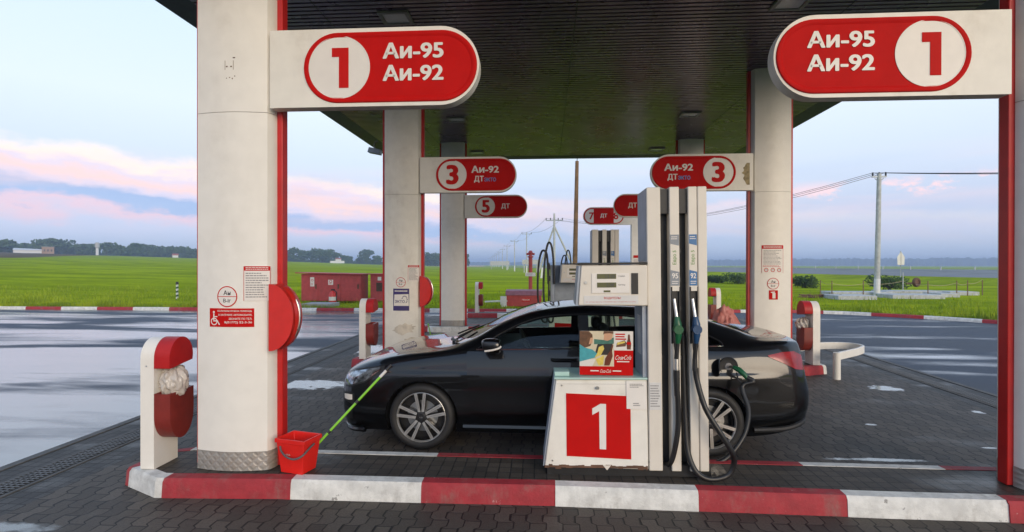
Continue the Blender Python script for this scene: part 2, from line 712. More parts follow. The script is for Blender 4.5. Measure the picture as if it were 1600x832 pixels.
def paver_mat(name, tone, straight, puddles=()):
    """interlocking concrete blocks with dark joints; straight = side joints without the wave"""
    m = bpy.data.materials.new(name)
    m.use_nodes = True
    T = NT(m.node_tree)
    b = m.node_tree.nodes['Principled BSDF']
    tcn = T.n('ShaderNodeTexCoord')
    v = tcn.outputs['Object']
    sp = T.n('ShaderNodeSeparateXYZ')
    T.l(v, sp.inputs[0])
    wob = T.noise(v, 1.1, 3)
    x = T.math('ADD', sp.outputs[0], T.math('MULTIPLY', T.math('SUBTRACT', wob, .5), .03))
    y = T.math('ADD', sp.outputs[1], T.math('MULTIPLY', T.math('SUBTRACT', T.noise(v, .9, 3), .5), .03))
    cb = T.n('ShaderNodeCombineXYZ')
    br = T.n('ShaderNodeTexBrick')
    if straight:                           # plain blocks laid across in half bond
        BW, BH = .19, .098
        T.l(x, cb.inputs[0])
        T.l(y, cb.inputs[1])
        br.offset = .5
    else:                                  # coil shaped blocks, long side away from the viewer
        BW, BH = .225, .1125
        ph = T.math('FRACT', T.math('DIVIDE', y, BW))
        wave = T.math('SUBTRACT', T.smooth(ph, .02, .16), T.smooth(ph, .52, .66))
        x = T.math('ADD', x, T.math('MULTIPLY', wave, .030))
        T.l(y, cb.inputs[0])
        T.l(x, cb.inputs[1])
        br.offset = .5
    br.offset_frequency = 2
    br.inputs['Scale'].default_value = 1.0
    br.inputs['Brick Width'].default_value = BW
    br.inputs['Row Height'].default_value = BH
    br.inputs['Mortar Size'].default_value = .005
    br.inputs['Mortar Smooth'].default_value = .35
    br.inputs['Bias'].default_value = 0.0
    lo = tuple(t * .68 for t in tone)
    hi = tuple(t * 1.3 for t in tone)
    br.inputs['Color1'].default_value = (*lo, 1)
    br.inputs['Color2'].default_value = (*hi, 1)
    br.inputs['Mortar'].default_value = (.020, .019, .018, 1)
    T.l(cb.outputs[0], br.inputs['Vector'])
    if straight:
        rowpar = T.math('MODULO', T.math('FLOOR', T.math('DIVIDE', y, BH)), 2.0)
        xj = T.math('DIVIDE', T.math('ADD', x, T.math('MULTIPLY', rowpar, BW * .5)), BW)
        fj = T.math('ABSOLUTE', T.math('SUBTRACT', T.math('FRACT', xj), .5))
        joint = T.smooth(fj, .455, .485)
    else:                                  # alternate stretches of the wavy joint gape wider
        fj = T.math('ABSOLUTE', T.math('SUBTRACT', T.math('FRACT', T.math('DIVIDE', x, BH)), .5))
        gape = T.math('MULTIPLY', wave, T.smooth(T.noise(v, 5.0, 2), .30, .6))
        joint = T.smooth(T.math('ADD', fj, T.math('MULTIPLY', gape, .055)), .455, .490)
    big = T.noise(v, .7, 5, .6)
    fine = T.noise(v, 70, 4, .7)
    c = T.mix(T.math('MULTIPLY', T.smooth(big, .35, .7), .45), br.outputs[0], T.mix(.5, br.outputs[0], (.035, .034, .034)))
    mul = T.n('ShaderNodeMix', data_type='RGBA', blend_type='MULTIPLY')
    mul.inputs[0].default_value = .7
    T.l(c, mul.inputs[6])
    T.l(T.ramp(fine, [(.25, .55), (.75, 1.25)]), mul.inputs[7])
    c = T.mix(T.math('MULTIPLY', joint, .93), mul.outputs[2], (.006, .006, .006))
    # puddles at their places plus thin damp film
    damp = T.smooth(T.noise(T.mapping(v, (.5, 1.0, 1)), 1.3, 5, .6), .52, .72)
    pud = None
    for (px, py, rx, ry, soft) in puddles:
        dx = T.math('DIVIDE', T.math('SUBTRACT', sp.outputs[0], px), rx)
        dy = T.math('DIVIDE', T.math('SUBTRACT', sp.outputs[1], py), ry)
        d = T.math('ADD', T.math('MULTIPLY', dx, dx), T.math('MULTIPLY', dy, dy))
        d = T.math('ADD', d, T.math('MULTIPLY', T.math('SUBTRACT', T.noise(T.mapping(v, (1, 1.8, 1)), 5.5, 5, .7), .5), 5.5))
        k = T.smooth(d, 1.0 + soft, 1.0 - soft)
        pud = k if pud is None else T.math('MAXIMUM', pud, k)
    if pud is None:
        wet = T.math('MULTIPLY', damp, .25)
    else:
        wet = pud
    T.l(T.mix(T.math('MULTIPLY', wet, .6), c, (.02, .022, .026)), b.inputs['Base Color'])
    r = T.math('SUBTRACT', T.math('SUBTRACT', .66, T.math('MULTIPLY', damp, .20)), T.math('MULTIPLY', wet, .40))
    T.l(r, b.inputs['Roughness'])
    T.l(wet, b.inputs['Coat Weight'])
    b.inputs['Coat Roughness'].default_value = .05
    b.inputs['Coat IOR'].default_value = 1.7
    b.inputs['Specular IOR Level'].default_value = .4
    bn = T.n('ShaderNodeBump')
    T.l(T.math('SUBTRACT', 1.0, T.math('MULTIPLY', wet, .9)), bn.inputs['Strength'])
    bn.inputs['Distance'].default_value = .012
    hgt = T.math('ADD', T.math('SUBTRACT', 1.0, br.outputs[1]), T.math('MULTIPLY', fine, .18))
    T.l(hgt, bn.inputs['Height'])
    T.l(bn.outputs[0], b.inputs['Normal'])
    M[name] = m
    return m


PUDDLES = [(-3.5, 7.55, .55, .28, .35), (4.88, 7.9, .20, .15, .3), (3.0, 5.0, .40, .035, .7), (-3.6, 10.8, .6, .5, .5),
           (-3.75, 3.30, .40, .06, .95), (3.6, 6.1, .06, .03, .5), (4.3, 5.4, .06, .02, .5), (5.2, 6.7, .06, .06, .5)]
paver_mat('block_paving', (.088, .072, .057), False, PUDDLES)
paver_mat('island_paving', (.068, .055, .042), True, [])
paver_mat('gutter_paving', (.066, .062, .058), True, [])


def grass_mat():
    m = bpy.data.materials.new('meadow')
    m.use_nodes = True
    T = NT(m.node_tree)
    b = m.node_tree.nodes['Principled BSDF']
    tcn = T.n('ShaderNodeTexCoord')
    v = tcn.outputs['Object']
    sp = T.n('ShaderNodeSeparateXYZ')
    T.l(v, sp.inputs[0])
    a = T.noise(T.mapping(v, (.10, .30, 1)), 1.0, 7, .62)
    c = T.noise(T.mapping(v, (1.2, 3.2, 1)), 1.0, 6, .65)
    f = T.noise(T.mapping(v, (9, 22, 1)), 1.0, 4, .7)
    g = T.mix(T.smooth(a, .34, .66), (.20, .265, .010), (.36, .43, .014))
    g = T.mix(T.math('MULTIPLY', T.smooth(c, .5, .72), .6), g, (.13, .210, .008))
    g = T.mix(T.math('MULTIPLY', T.smooth(f, .5, .75), .55), g, (.10, .170, .006))
    g = T.mix(T.math('MULTIPLY', T.smooth(T.noise(v, .035, 5), .52, .68), .4), g, (.20, .21, .03))
    # bare ploughed strip on the far left rise
    rr = T.math('POWER', T.math('ADD', T.math('POWER', sp.outputs[0], 2), T.math('POWER', sp.outputs[1], 2)), .5)
    azn = T.math('ARCTAN2', sp.outputs[0], sp.outputs[1])
    edge = T.math('ADD', 150, T.math('MULTIPLY', T.smooth(azn, R(-48), R(-38)), 220))
    ploughed = T.math('MULTIPLY', T.smooth(T.math('SUBTRACT', rr, edge), -4, 6), T.smooth(azn, R(-37), R(-43)))
    g = T.mix(T.math('MULTIPLY', ploughed, .9), g, (.13, .085, .065))
    # pale stubble far beyond the pylons
    stub = T.math('MULTIPLY', T.smooth(rr, 330, 350), T.math('MULTIPLY', T.smooth(azn, R(-14), R(-13)), T.smooth(azn, R(-6.5), R(-7.2))))
    g = T.mix(T.math('MULTIPLY', stub, .9), g, (.50, .38, .24))
    T.l(g, b.inputs['Base Color'])
    b.inputs['Roughness'].default_value = .9
    b.inputs['Specular IOR Level'].default_value = .0
    bn = T.n('ShaderNodeBump')
    bn.inputs['Strength'].default_value = .9
    bn.inputs['Distance'].default_value = .12
    T.l(T.math('ADD', c, T.math('MULTIPLY', f, .5)), bn.inputs['Height'])
    T.l(bn.outputs[0], b.inputs['Normal'])
    M['meadow'] = m


grass_mat()


def leaf_mat(name, c1, c2):
    m = bpy.data.materials.new(name)
    m.use_nodes = True
    T = NT(m.node_tree)
    b = m.node_tree.nodes['Principled BSDF']
    tcn = T.n('ShaderNodeTexCoord')
    nz = T.noise(tcn.outputs['Object'], .9, 5, .65)
    T.l(T.mix(T.smooth(nz, .35, .65), c1, c2), b.inputs['Base Color'])
    b.inputs['Roughness'].default_value = .7
    b.inputs['Specular IOR Level'].default_value = .2
    M[name] = m


leaf_mat('leaves', (.026, .055, .018), (.075, .125, .04))
leaf_mat('leaves_bush', (.03, .065, .012), (.08, .13, .02))
leaf_mat('grass_blades', (.14, .21, .008), (.32, .39, .015))
leaf_mat('forest_leaves', (.02, .04, .018), (.04, .07, .03))

# soffit
mat('soffit', (.150, .108, .140), .28, metal=.25, var=.3, vscale=.8, spec=.5)

# ------------------------------------------------------------------ ground
CX, CY = 0.0, 8.0
KERB = [(-90, -30), (-90, 19.25), (-40, 19.2), (-21.3, 19.2), (-13.6, 19.35), (-6.2, 19.5), (-.1, 19.6), (5.0, 19.9), (9.2, 20.05),
        (10.6, 19.6), (11.84, 18.68), (12.8, 17.8), (13.6, 16.85), (14.6, 15.2), (15.6, 12.5), (16.4, 8), (17, 0), (17.2, -30)]


def hill(x, y):
    r = math.hypot(x, y)
    a = math.degrees(math.atan2(x, y))
    k = np.interp(a, [-75, -50, -37, -25, -14, -8, 180], [.018, .0165, .0105, .0035, -.0035, -.0058, -.0058])
    zf = CAM_H + k * 300
    t = max(0.0, (r - 24) / 276)
    z = .09 + (zf - .09) * t if r < 300 else zf + (r - 300) * max(k, -.0001) * (1 if r < 360 else .4)
    if r > 360:
        z = zf + 60 * max(k, -.0001) - (r - 360) * .002 * (1 if k > 0 else .2)
    return z


def build_ground():
    pts = []
    for i in range(len(KERB) - 1):
        a, c = Vector(KERB[i]), Vector(KERB[i + 1])
        n = max(1, int((c - a).length / 1.2))
        pts += [a + (c - a) * (k / n) for k in range(n)]
    pts.append(Vector(KERB[-1]))
    mbk = MB()
    S = [1.012, 1.03, 1.06, 1.1, 1.16, 1.25, 1.4, 1.6, 1.9, 2.3, 2.8, 3.5, 4.5, 6, 8, 10.5, 13.5, 17, 21, 26, 32, 40, 60, 100, 200]
    v, f = [], []
    cc = Vector((CX, CY))
    for p in pts:
        d = p - cc
        L = d.length
        for s in S:
            q = cc + d * s
            r = q.length
            if r > 3500:
                q *= 3500 / r
            zz = hill(q.x, q.y)
            if s < 1.02:
                zz = .10
            v.append((q.x, q.y, zz))
    n, mS = len(pts), len(S)
    for i in range(n):
        j = (i + 1) % n
        for k in range(mS - 1):
            f.append((i * mS + k, i * mS + k + 1, j * mS + k + 1, j * mS + k))
    mbk.add(v, f, 0, True)
    tag(mbk.build('ground', M['meadow']), kind='structure')
    a = MB()
    a.add([(p.x, p.y, 0) for p in pts], [tuple(reversed(range(n)))], 0)
    o = a.build('forecourt_asphalt', M['wet_asphalt'])
    tag(o, kind='structure')
    return pts


kerb_pts = build_ground()

# paving under the canopy (sheet 4 mm above the asphalt)
LX = lambda y: -4.66
RX = lambda y: 6.02 + .05 * (y - 7)
g = MB()
ys = [-14, 0, 4, 8, 12, 16, 18.0]
for y0, y1 in zip(ys, ys[1:]):
    g.add([(LX(y0) + .82, y0, .004), (RX(y0) - .62, y0, .004), (RX(y1) - .62, y1, .004), (LX(y1) + .82, y1, .004)], [(0, 1, 2, 3)])
tag(g.build('block_paving', M['block_paving']), kind='structure')
g = MB()
for y0, y1 in zip(ys, ys[1:]):
    g.add([(LX(y0), y0, .004), (LX(y0) + .82, y0, .004), (LX(y1) + .82, y1, .004), (LX(y1), y1, .004)], [(0, 1, 2, 3)])
    g.add([(RX(y0) - .62, y0, .004), (RX(y0), y0, .004), (RX(y1), y1, .004), (RX(y1) - .62, y1, .004)], [(0, 1, 2, 3)])
tag(g.build('gutter_paving', M['gutter_paving']), kind='structure')
# edging stones and drain channels
g = MB()
for y0, y1 in zip(ys, ys[1:]):
    for fx, off, wd in ((LX, -.09, .085), (LX, .26, .03), (LX, .50, .03), (RX, .005, .085), (RX, -.44, .03), (RX, -.22, .03)):
        a0, a1 = fx(y0) + off, fx(y1) + off
        g.hexa([(a0, y0, -.02), (a0 + wd, y0, -.02), (a1 + wd, y1, -.02), (a1, y1, -.02),
                (a0, y0, .012), (a0 + wd, y0, .012), (a1 + wd, y1, .012), (a1, y1, .012)])
tag(g.build('edging_strip', M['edging']), kind='structure')
for side, fx, off in (('left', LX, .30), ('right', RX, -.40)):
    g = MB()
    for y0, y1 in zip(ys, ys[1:]):
        a0, a1 = fx(y0) + off, fx(y1) + off
        g.add([(a0, y0, .007), (a0 + .19, y0, .007), (a1 + .19, y1, .007), (a1, y1, .007)], [(0, 1, 2, 3)], 0)
    k = 0
    yy = 0.6
    while yy < 17.5:
        a0 = fx(yy) + off
        g.bx(a0, a0 + .19, yy, yy + .016, .0085, .015, 1)
        yy += .04
    for q in (.045, .095, .145):
        for y0, y1 in zip(ys, ys[1:]):
            a0, a1 = fx(y0) + off + q, fx(y1) + off + q
            g.hexa([(a0, y0, .0085), (a0 + .012, y0, .0085), (a1 + .012, y1, .0085), (a1, y1, .0085),
                    (a0, y0, .016), (a0 + .012, y0, .016), (a1 + .012, y1, .016), (a1, y1, .016)], 1)
    tag(g.build('drain_channel', [M['black'], M['drain_bar']]), kind='structure',
        label='steel drain grating along the edge of the paving')


# ------------------------------------------------------------------ kerbs
def kerb_run(pts, w, h, seg, inward, name, start_red=False, chamfer=.03, first=None):
    """painted kerb along a polyline: bands alternate white and red; inner side lies to 'inward'"""
    pts = [Vector(p) for p in pts]
    cum = [0]
    for a, c in zip(pts, pts[1:]):
        cum.append(cum[-1] + (c - a).length)
    total = cum[-1]

    def pos(d):
        for i in range(len(pts) - 1):
            if d <= cum[i + 1] + 1e-9:
                return pts[i].lerp(pts[i + 1], (d - cum[i]) / max(1e-9, cum[i + 1] - cum[i])), i
        return pts[-1], len(pts) - 2
    norm = []
    for i in range(len(pts)):
        t = (pts[min(i + 1, len(pts) - 1)] - pts[max(i - 1, 0)]).normalized()
        norm.append(Vector((-t.y, t.x)) * inward)
    mb = MB()
    d, k = 0.0, 0
    cuts = []
    lens = list(first or [])
    while d < total - .01:
        L = lens.pop(0) if lens else seg
        e = min(total, d + L)
        cuts.append((d, e, k))
        d, k = e, k + 1
    for a, e, k in cuts:
        stops = [a] + [c for c in cum if a + .01 < c < e - .01] + [e]
        ring = []
        for q in stops:
            p, i = pos(q)
            fr = (q - cum[i]) / max(1e-9, cum[i + 1] - cum[i])
            n = (norm[i].lerp(norm[i + 1], fr)).normalized()
            jit = random.uniform(-.006, .006)
            prof = [(0, -.02), (.012, h - chamfer), (chamfer, h - .004), (w, h)]
            ring.append([(p.x + n.x * (o + jit), p.y + n.y * (o + jit), z) for o, z in prof] +
                        [(p.x + n.x * w, p.y + n.y * w, -.02)])
        m = len(ring[0])
        for r0, r1 in zip(ring, ring[1:]):
            mb.add(r0 + r1, [(j, m + j, m + j + 1, j + 1) if inward > 0 else (j, j + 1, m + j + 1, m + j) for j in range(m - 1)],
                   (k + (1 if start_red else 0)) % 2, False)
        mb.add(ring[0], [tuple(range(m))], (k + (1 if start_red else 0)) % 2)
        mb.add(ring[-1], [tuple(reversed(range(m)))], (k + (1 if start_red else 0)) % 2)
    o = mb.build(name, [M['kerb_white'], M['kerb_red']])
    # normals outward
    bm = bmesh.new()
    bm.from_mesh(o.data)
    bmesh.ops.recalc_face_normals(bm, faces=bm.faces)
    bm.to_mesh(o.data)
    bm.free()
    return tag(o, kind='structure')


SP = 4.87
YK = 3.84
ISL_Z = .15


def island(i, x0, x1, first, start_red, yoff=0.0, back=None):
    y0 = YK + SP * i + yoff
    y1 = y0 + .69
    c = .20
    loop = [(x0 + .02, y0 + .38), (x0 + .02, y0 + .16), (x0 + .42, y0 - .045), (x0 + 1.4, y0 + .0), (x0 + 3.4, y0 + .03), (x0 + 5.8, y0 + .0),
            (x1 - .4, y0 - .01), (x1 - .02, y0 + .16), (x1 - .02, y1 - .12), (x1 - .3, y1), (x0 + .3, y1), (x0 + .02, y1 - .12), (x0 + .02, y0 + .38)]
    if back is None:
        kerb_run(loop, .115, ISL_Z, 1.03, 1, 'island_kerb', start_red, first=first)
    else:
        kerb_run(loop[:8] + [loop[8]], .115, ISL_Z, 1.03, 1, 'island_kerb', start_red, first=first)
        kerb_run(loop[8:], .115, ISL_Z, 1.03, 1, 'island_kerb', True, first=back)
    mb = MB()
    tp = [(x0 + .12, y0 + .2), (x0 + .46, y0 + .06), (x1 - .44, y0 + .08), (x1 - .12, y0 + .2), (x1 - .12, y1 - .16), (x1 - .33, y1 - .10), (x0 + .33, y1 - .10), (x0 + .12, y1 - .16)]
    mb.prism(tp, ISL_Z - .004, 0.0, 'XY')
    tag(mb.build('island_paving', M['island_paving']), kind='structure')


island(0, -3.40, 4.9, [.27, .46, .985, 1.0, 1.0, 1.03, 1.03, 1.07], True, 0.0, [1.72, 1.1, 3.02, 2.2, .3])
island(1, -3.40, 4.58, [.55, .45, 1.0], True)
island(2, -3.40, 4.58, [.5, 1.1, 1.9, 1.0], True)
island(3, -3.40, 4.58, [.5, .5, 1.0], True, -1.05)
kerb_run([tuple(p) for p in kerb_pts if -60 < p.x and p.y > -6], .14, .11, 1.45, 1, 'perimeter_kerb')

# ------------------------------------------------------------------ canopy
HC = 5.01
C0, C1, CY0, CY1 = -4.72, 5.72, 2.05, 15.85
cn = thing('canopy', 'large flat forecourt canopy with dark ribbed metal underside on white columns', 'canopy', (.5, 9, HC))
CM = Matrix.Translation((-.5, -9, -HC))
s_ = MB(CM)
# ribbed soffit: panels of narrow ribs running across
y = CY0 + .25
v, f = [], []
prof = []
while y < CY1 - .25:
    prof += [(y, HC + .035), (y + .028, HC + .035), (y + .034, HC), (y + .094, HC)]
    y += .10
for (yy, zz) in prof:
    v += [(C0 + .35, yy, zz), (C1 - .35, yy, zz)]
f = [(2 * i, 2 * i + 1, 2 * i + 3, 2 * i + 2) for i in range(len(prof) - 1)]
s_.add(v, [tuple(reversed(q)) for q in f])
s_.build('soffit', M['soffit'], cn)
s_ = MB(CM)
s_.bx(.36, .375, CY0 + .3, CY1 - .3, HC - .006, HC + .002)
for jx in (-2.9, 3.75):
    s_.bx(jx, jx + .008, CY0 + .3, CY1 - .3, HC - .005, HC + .002)
s_.build('soffit_seam', M['black'], cn)
s_ = MB(CM)
# sloping edge trim and fascia
for (a, c) in (((C0, CY0), (C1, CY0)), ((C1, CY0), (C1, CY1)), ((C1, CY1), (C0, CY1)), ((C0, CY1), (C0, CY0))):
    a, c = Vector(a), Vector(c)
    t = (c - a).normalized()
    n = Vector((-t.y, t.x))
    ia, ic = a + (n + t) * .34, c + (n - t) * .34
    s_.add([(a.x, a.y, HC - .05), (c.x, c.y, HC - .05), (ic.x, ic.y, HC + .03), (ia.x, ia.y, HC + .03)], [(0, 3, 2, 1)])
    s_.add([(a.x, a.y, HC - .05), (c.x, c.y, HC - .05), (c.x, c.y, HC + .75), (a.x, a.y, HC + .75)], [(0, 1, 2, 3)])
s_.build('fascia', M['fascia'], cn)
s_ = MB(CM)
s_.bx(C0 + .02, C1 - .02, CY0 + .02, CY1 - .02, HC + .10, HC + .70)
s_.build('roof', M['fascia'], cn)

# recessed lamps under the canopy
lp = thing('ceiling_light', '', 'lamp', (0, 0, 0), group='flat lamps under the canopy')
a = MB()
for x0, x1, y0, y1 in ((-.20, .20, -.17, -.13), (-.20, .20, .13, .17), (-.20, -.15, -.13, .13), (.15, .20, -.13, .13)):
    a.bx(x0, x1, y0, y1, -.035, -.002)
a.build('frame', M['lamp_body'], lp, bevel=.004)
a = MB()
a.bx(-.15, .15, -.13, .13, -.022, -.004)
a.build('lamp_glass', M['lamp_glass'], lp)
lamps = [(-1.97, 6.73, 'flat lamp under the canopy just above the left large sign'),
         (2.98, 6.66, 'flat lamp under the canopy just above the right large sign'),
         (-2.0, 11.54, 'flat canopy lamp beside the left middle column, above its sign'),
         (3.04, 11.46, 'flat canopy lamp left of the right middle column'),
         (-2.01, 15.02, 'flat lamp at the far canopy edge, nearer the left columns'),
         (3.04, 14.88, 'flat lamp at the far canopy edge, nearer the right columns')]
for i, (x, y, lb) in enumerate(lamps):
    o = lp if i == 0 else dup(lp)
    o.location = (x, y, HC)
    o['label'] = lb

fl = thing('floodlight', 'small grey floodlight clamped to the left canopy edge', 'floodlight', tuple(at(584, 233, 12.6)))
a = MB()
a.hexa([(-.14, -.10, -.10), (.16, -.10, -.16), (.16, .10, -.16), (-.14, .10, -.10),
        (-.10, -.10, .02), (.18, -.10, -.04), (.18, .10, -.04), (-.10, .10, .02)])
a.build('lamp_housing', M['grey_metal'], fl, bevel=.01)
a = MB()
a.tube([(.03, 0, -.03), (.0, 0, .08), (.03, 0, .16), (.10, 0, .17)], .018, 8)
a.build('bracket', M['lamp_body'], fl)

# ------------------------------------------------------------------ columns
CW, YC = .32, .13            # half width of the white face, half depth
COLX = (-2.50, 3.70)


def shell_outline(sgn, g):
    o = [(-CW - g, sgn * .045), (-CW - g + .006, sgn * (.085 + g)), (-CW - g + .018, sgn * (.113 + g))]
    n = 18
    w = CW - .032
    o += [(-w + 2 * w * k / n, sgn * (bow(-w + 2 * w * k / n) + g)) for k in range(n + 1)]
    o += [(CW + g - .018, sgn * (.113 + g)), (CW + g - .006, sgn * (.085 + g)), (CW + g, sgn * .045)]
    return o


def bow(x):
    return YC + .05 * math.sin(math.pi * (x + CW) / (2 * CW))


def column_mesh(top):
    t = {}
    a = MB()
    # two bowed white shells, front and back, with returns
    for sgn in (-1, 1):
        out = shell_outline(sgn, 0)
        n = len(out)
        for z0, z1 in ((.002, 2.83), (2.834, top)):
            v = [(p[0], p[1], z) for z in (z0, z1) for p in out]
            ff = [(k, k + 1, n + k + 1, n + k) for k in range(n - 1)]
            if sgn > 0:
                ff = [tuple(reversed(q)) for q in ff]
            a.add(v, ff, 0, True)
            a.add(v[n:], [tuple(range(n))], 0)
            a.add(v[:n], [tuple(reversed(range(n)))], 0)
    return a


def red_trim_mesh(top):
    a = MB()
    a.bx(-CW - .043, CW + .043, -.043, .043, .002, top)
    return a


def kick_mesh():
    a = MB()
    for sgn in (-1, 1):
        out = shell_outline(sgn, .0035)
        n = len(out)
        v = [(p[0], p[1], z) for z in (.0, .15) for p in out]
        ff = [(k, k + 1, n + k + 1, n + k) for k in range(n - 1)]
        if sgn > 0:
            ff = [tuple(reversed(q)) for q in ff]
        a.add(v, ff, 0, True)
        a.add(v[n:], [tuple(range(n))], 0)
    return a


def bow_y(x):
    """front surface of the white shell at offset x"""
    return -bow(x)


def sticker(name, parent, mats, x0, x1, z0, z1, draw=None, mi=0, poly=None):
    """thin sheet that follows the bow of the column; draw adds printing"""
    a = MB()
    pl = poly or [(x0, z0), (x1, z0), (x1, z1), (x0, z1)]
    a.prism(pl, -.003, 0, 'XZ', mi)
    if draw:
        draw(a)
    # bend on to the column
    o = a.build(name, mats, parent)
    bm = bmesh.new()
    bm.from_mesh(o.data)
    for k in range(1, 40):
        x = -CW + 2 * CW * k / 40
        bmesh.ops.bisect_plane(bm, geom=bm.verts[:] + bm.edges[:] + bm.faces[:], plane_co=(x, 0, 0), plane_no=(1, 0, 0))
    for vt in bm.verts:
        vt.co.y += bow_y(max(-CW, min(CW, vt.co.x))) - .0015
    bm.to_mesh(o.data)
    bm.free()
    return o


def lines(a, x0, x1, z0, z1, n, mi, h=None, ragged=True, y=-.0036):
    st = (z1 - z0) / n
    h = h or st * .42
    for k in range(n):
        e = x1 - (random.uniform(0, .35) * (x1 - x0) if ragged else 0)
        zz = z1 - st * (k + .5)
        x = x0
        while x < e:
            w = random.uniform(.06, .16) * (x1 - x0)
            a.add([(x, y, zz - h / 2), (min(e, x + w), y, zz - h / 2), (min(e, x + w), y, zz + h / 2), (x, y, zz + h / 2)], [(0, 1, 2, 3)], mi)
            x += w + .02 * (x1 - x0)


def ring(a, cx, cz, r0, r1, y, mi, n=36):
    v = []
    for k in range(n):
        t = 2 * math.pi * k / n
        v += [(cx + r0 * math.cos(t), y, cz + r0 * math.sin(t)), (cx + r1 * math.cos(t), y, cz + r1 * math.sin(t))]
    a.add(v, [(2 * k, 2 * k + 1, (2 * k + 3) % (2 * n), (2 * k + 2) % (2 * n)) for k in range(n)], mi)


SM = None


def notice_sheet(parent, x0, x1, z0, z1, icons=False):
    def d(a):
        hh = z1 - z0
        w = x1 - x0
        a.flat([(x0, z1 - hh * .13), (x1, z1 - hh * .13), (x1, z1), (x0, z1)], -.0034, 1)
        lines(a, x0 + w * .08, x1 - w * .08, z1 - hh * .11, z1 - hh * .02, 2, 4, ragged=False, y=-.0040)
        lines(a, x0 + w * .08, x1 - w * .06, z0 + hh * (.30 if icons else .08), z1 - hh * .17, 11, 3)
        if icons:
            for k in range(3):
                cx = x0 + w * (.2 + .3 * k)
                ring(a, cx, z0 + hh * .11, w * .07, w * .10, -.0036, 1, 16)
                a.flat([(cx - w * .05, z0 + hh * .10), (cx + w * .05, z0 + hh * .10), (cx + w * .05, z0 + hh * .125), (cx - w * .05, z0 + hh * .125)], -.0038, 3)
            lines(a, x0 + w * .05, x1 - w * .05, z0 + hh * .21, z0 + hh * .28, 2, 1)
        for q in ((x0, x0 + .004), (x1 - .004, x1)):
            a.flat([(q[0], z0), (q[1], z0), (q[1], z1), (q[0], z1)], -.0035, 1)
    return sticker('notice_sheet', parent, [M['letter_white'], M['sign_red'], M['ink'], M['ink_grey'], M['letter_white']], x0, x1, z0, z1, d)


def class_disc(parent, cx, cz, r):
    def d(a):
        ring(a, cx, cz, r * .90, r, -.0036, 1)
        a.flat([(cx - r * .93, cz - r * .03), (cx + r * .93, cz - r * .03), (cx + r * .93, cz + r * .03), (cx - r * .93, cz + r * .03)], -.0036, 1)
        a.text('Ан', cx, cz + r * .36, -.0038, h=r * .44, mi=2, bold=.03)
        a.text('В-Iг', cx, cz - r * .38, -.0038, h=r * .36, mi=2, bold=.03)
    return sticker('class_label', parent, [M['letter_white'], M['letter_red'], M['ink']], 0, 0, 0, 0, d, poly=arc(cx, cz, r, 0, 342, 19))


def make_column(i, side, label, short=False):
    X = COLX[side] + (.065 if (i, side) == (0, 1) else 0)
    Yc = 4.03 + YC + SP * i
    t = thing('canopy_column', label, 'column', (X, Yc, ISL_Z), group='canopy columns on the pump islands')
    top = HC - ISL_Z - .003
    column_mesh(top).build('cladding', M['white_panel_worn'] if i == 1 and side == 0 else M['white_panel'], t, sharp=30)
    red_trim_mesh(top).build('trim', M['trim_red'], t, bevel=.006)
    kick_mesh().build('kick_plate', M['tread_plate'], t)
    return t


cols = {}
cols[0, 0] = make_column(0, 0, 'nearest white column at left, with red and white notices, foot of the red bucket')
cols[0, 1] = make_column(0, 1, 'white column cut off by the right edge of the photo, with broad red trim')
cols[1, 0] = make_column(1, 0, 'white column with brown stain low down and a purple notice, behind the car bonnet')
cols[1, 1] = make_column(1, 1, 'white column behind the boot of the car, with small red fire extinguisher square')
cols[2, 0] = make_column(2, 0, 'farthest left white column, on the island holding the sign with number 5')
cols[2, 1] = make_column(2, 1, 'farthest right white column, mostly hidden behind the sign with number 3')


def cz(y, i):                       # pixel row -> height on the column front, local
    return at(800, y, 4.0 + SP * i).z - ISL_Z


def cx_(x, i, side):
    return at(x, 416, 3.97 + SP * i).x - COLX[side]


# printing on the nearest column
c = cols[0, 0]
notice_sheet(c, cx_(379, 0, 0), cx_(417, 0, 0), cz(473, 0), cz(417, 0))
class_disc(c, cx_(354, 0, 0), cz(466, 0), .083)


def help_notice(a):
    x0, x1 = cx_(325, 0, 0), cx_(394, 0, 0)
    z0, z1 = cz(515, 0), cz(485, 0)
    w, h = x1 - x0, z1 - z0
    for k, (s, ww) in enumerate((('ЕСЛИ ВАМ НУЖНА ПОМОЩЬ', .76), ('В ЗАПРАВКЕ АВТОМОБИЛЯ,', .74), ('ЗВОНИТЕ ПО ТЕЛ.', .50), ('8(01772) 52-3-36', .60))):
        a.text(s, x1 - w * (.04 + ww / 2), z1 - h * (.15 + .205 * k), -.0036, h=h * (.115 if k < 3 else .15), w=w * ww, mi=1, bold=.02)
    # wheelchair symbol
    px, pz = x0 + w * .12, z0 + h * .45
    s = h * .36
    ring(a, px - s * .05, pz - s * .45, s * .42, s * .56, -.0036, 1, 20)
    a.flat(arc(px - s * .1, pz + s * .95, s * .17, 0, 342, 19), -.0036, 1)
    a.flat([(px - s * .2, pz - s * .4), (px, pz - s * .4), (px, pz + s * .75), (px - s * .2, pz + s * .75)], -.0038, 1)
    a.flat([(px - s * .2, pz - s * .45), (px + s * .6, pz - s * .45), (px + s * .6, pz - s * .28), (px - s * .2, pz - s * .28)], -.0038, 1)
    a.flat([(px, pz + s * .2), (px + s * .5, pz + s * .2), (px + s * .5, pz + s * .34), (px, pz + s * .34)], -.0038, 1)
    a.flat([(px + s * .45, pz - s * .4), (px + s * .62, pz - s * .4), (px + s * .95, pz - s * .9), (px + s * .78, pz - s * .98)], -.0038, 1)


sticker('help_notice', c, [M['sign_red'], M['letter_white']], cx_(325, 0, 0), cx_(394, 0, 0), cz(515, 0), cz(485, 0), help_notice)


def screw_marks(a):
    pass


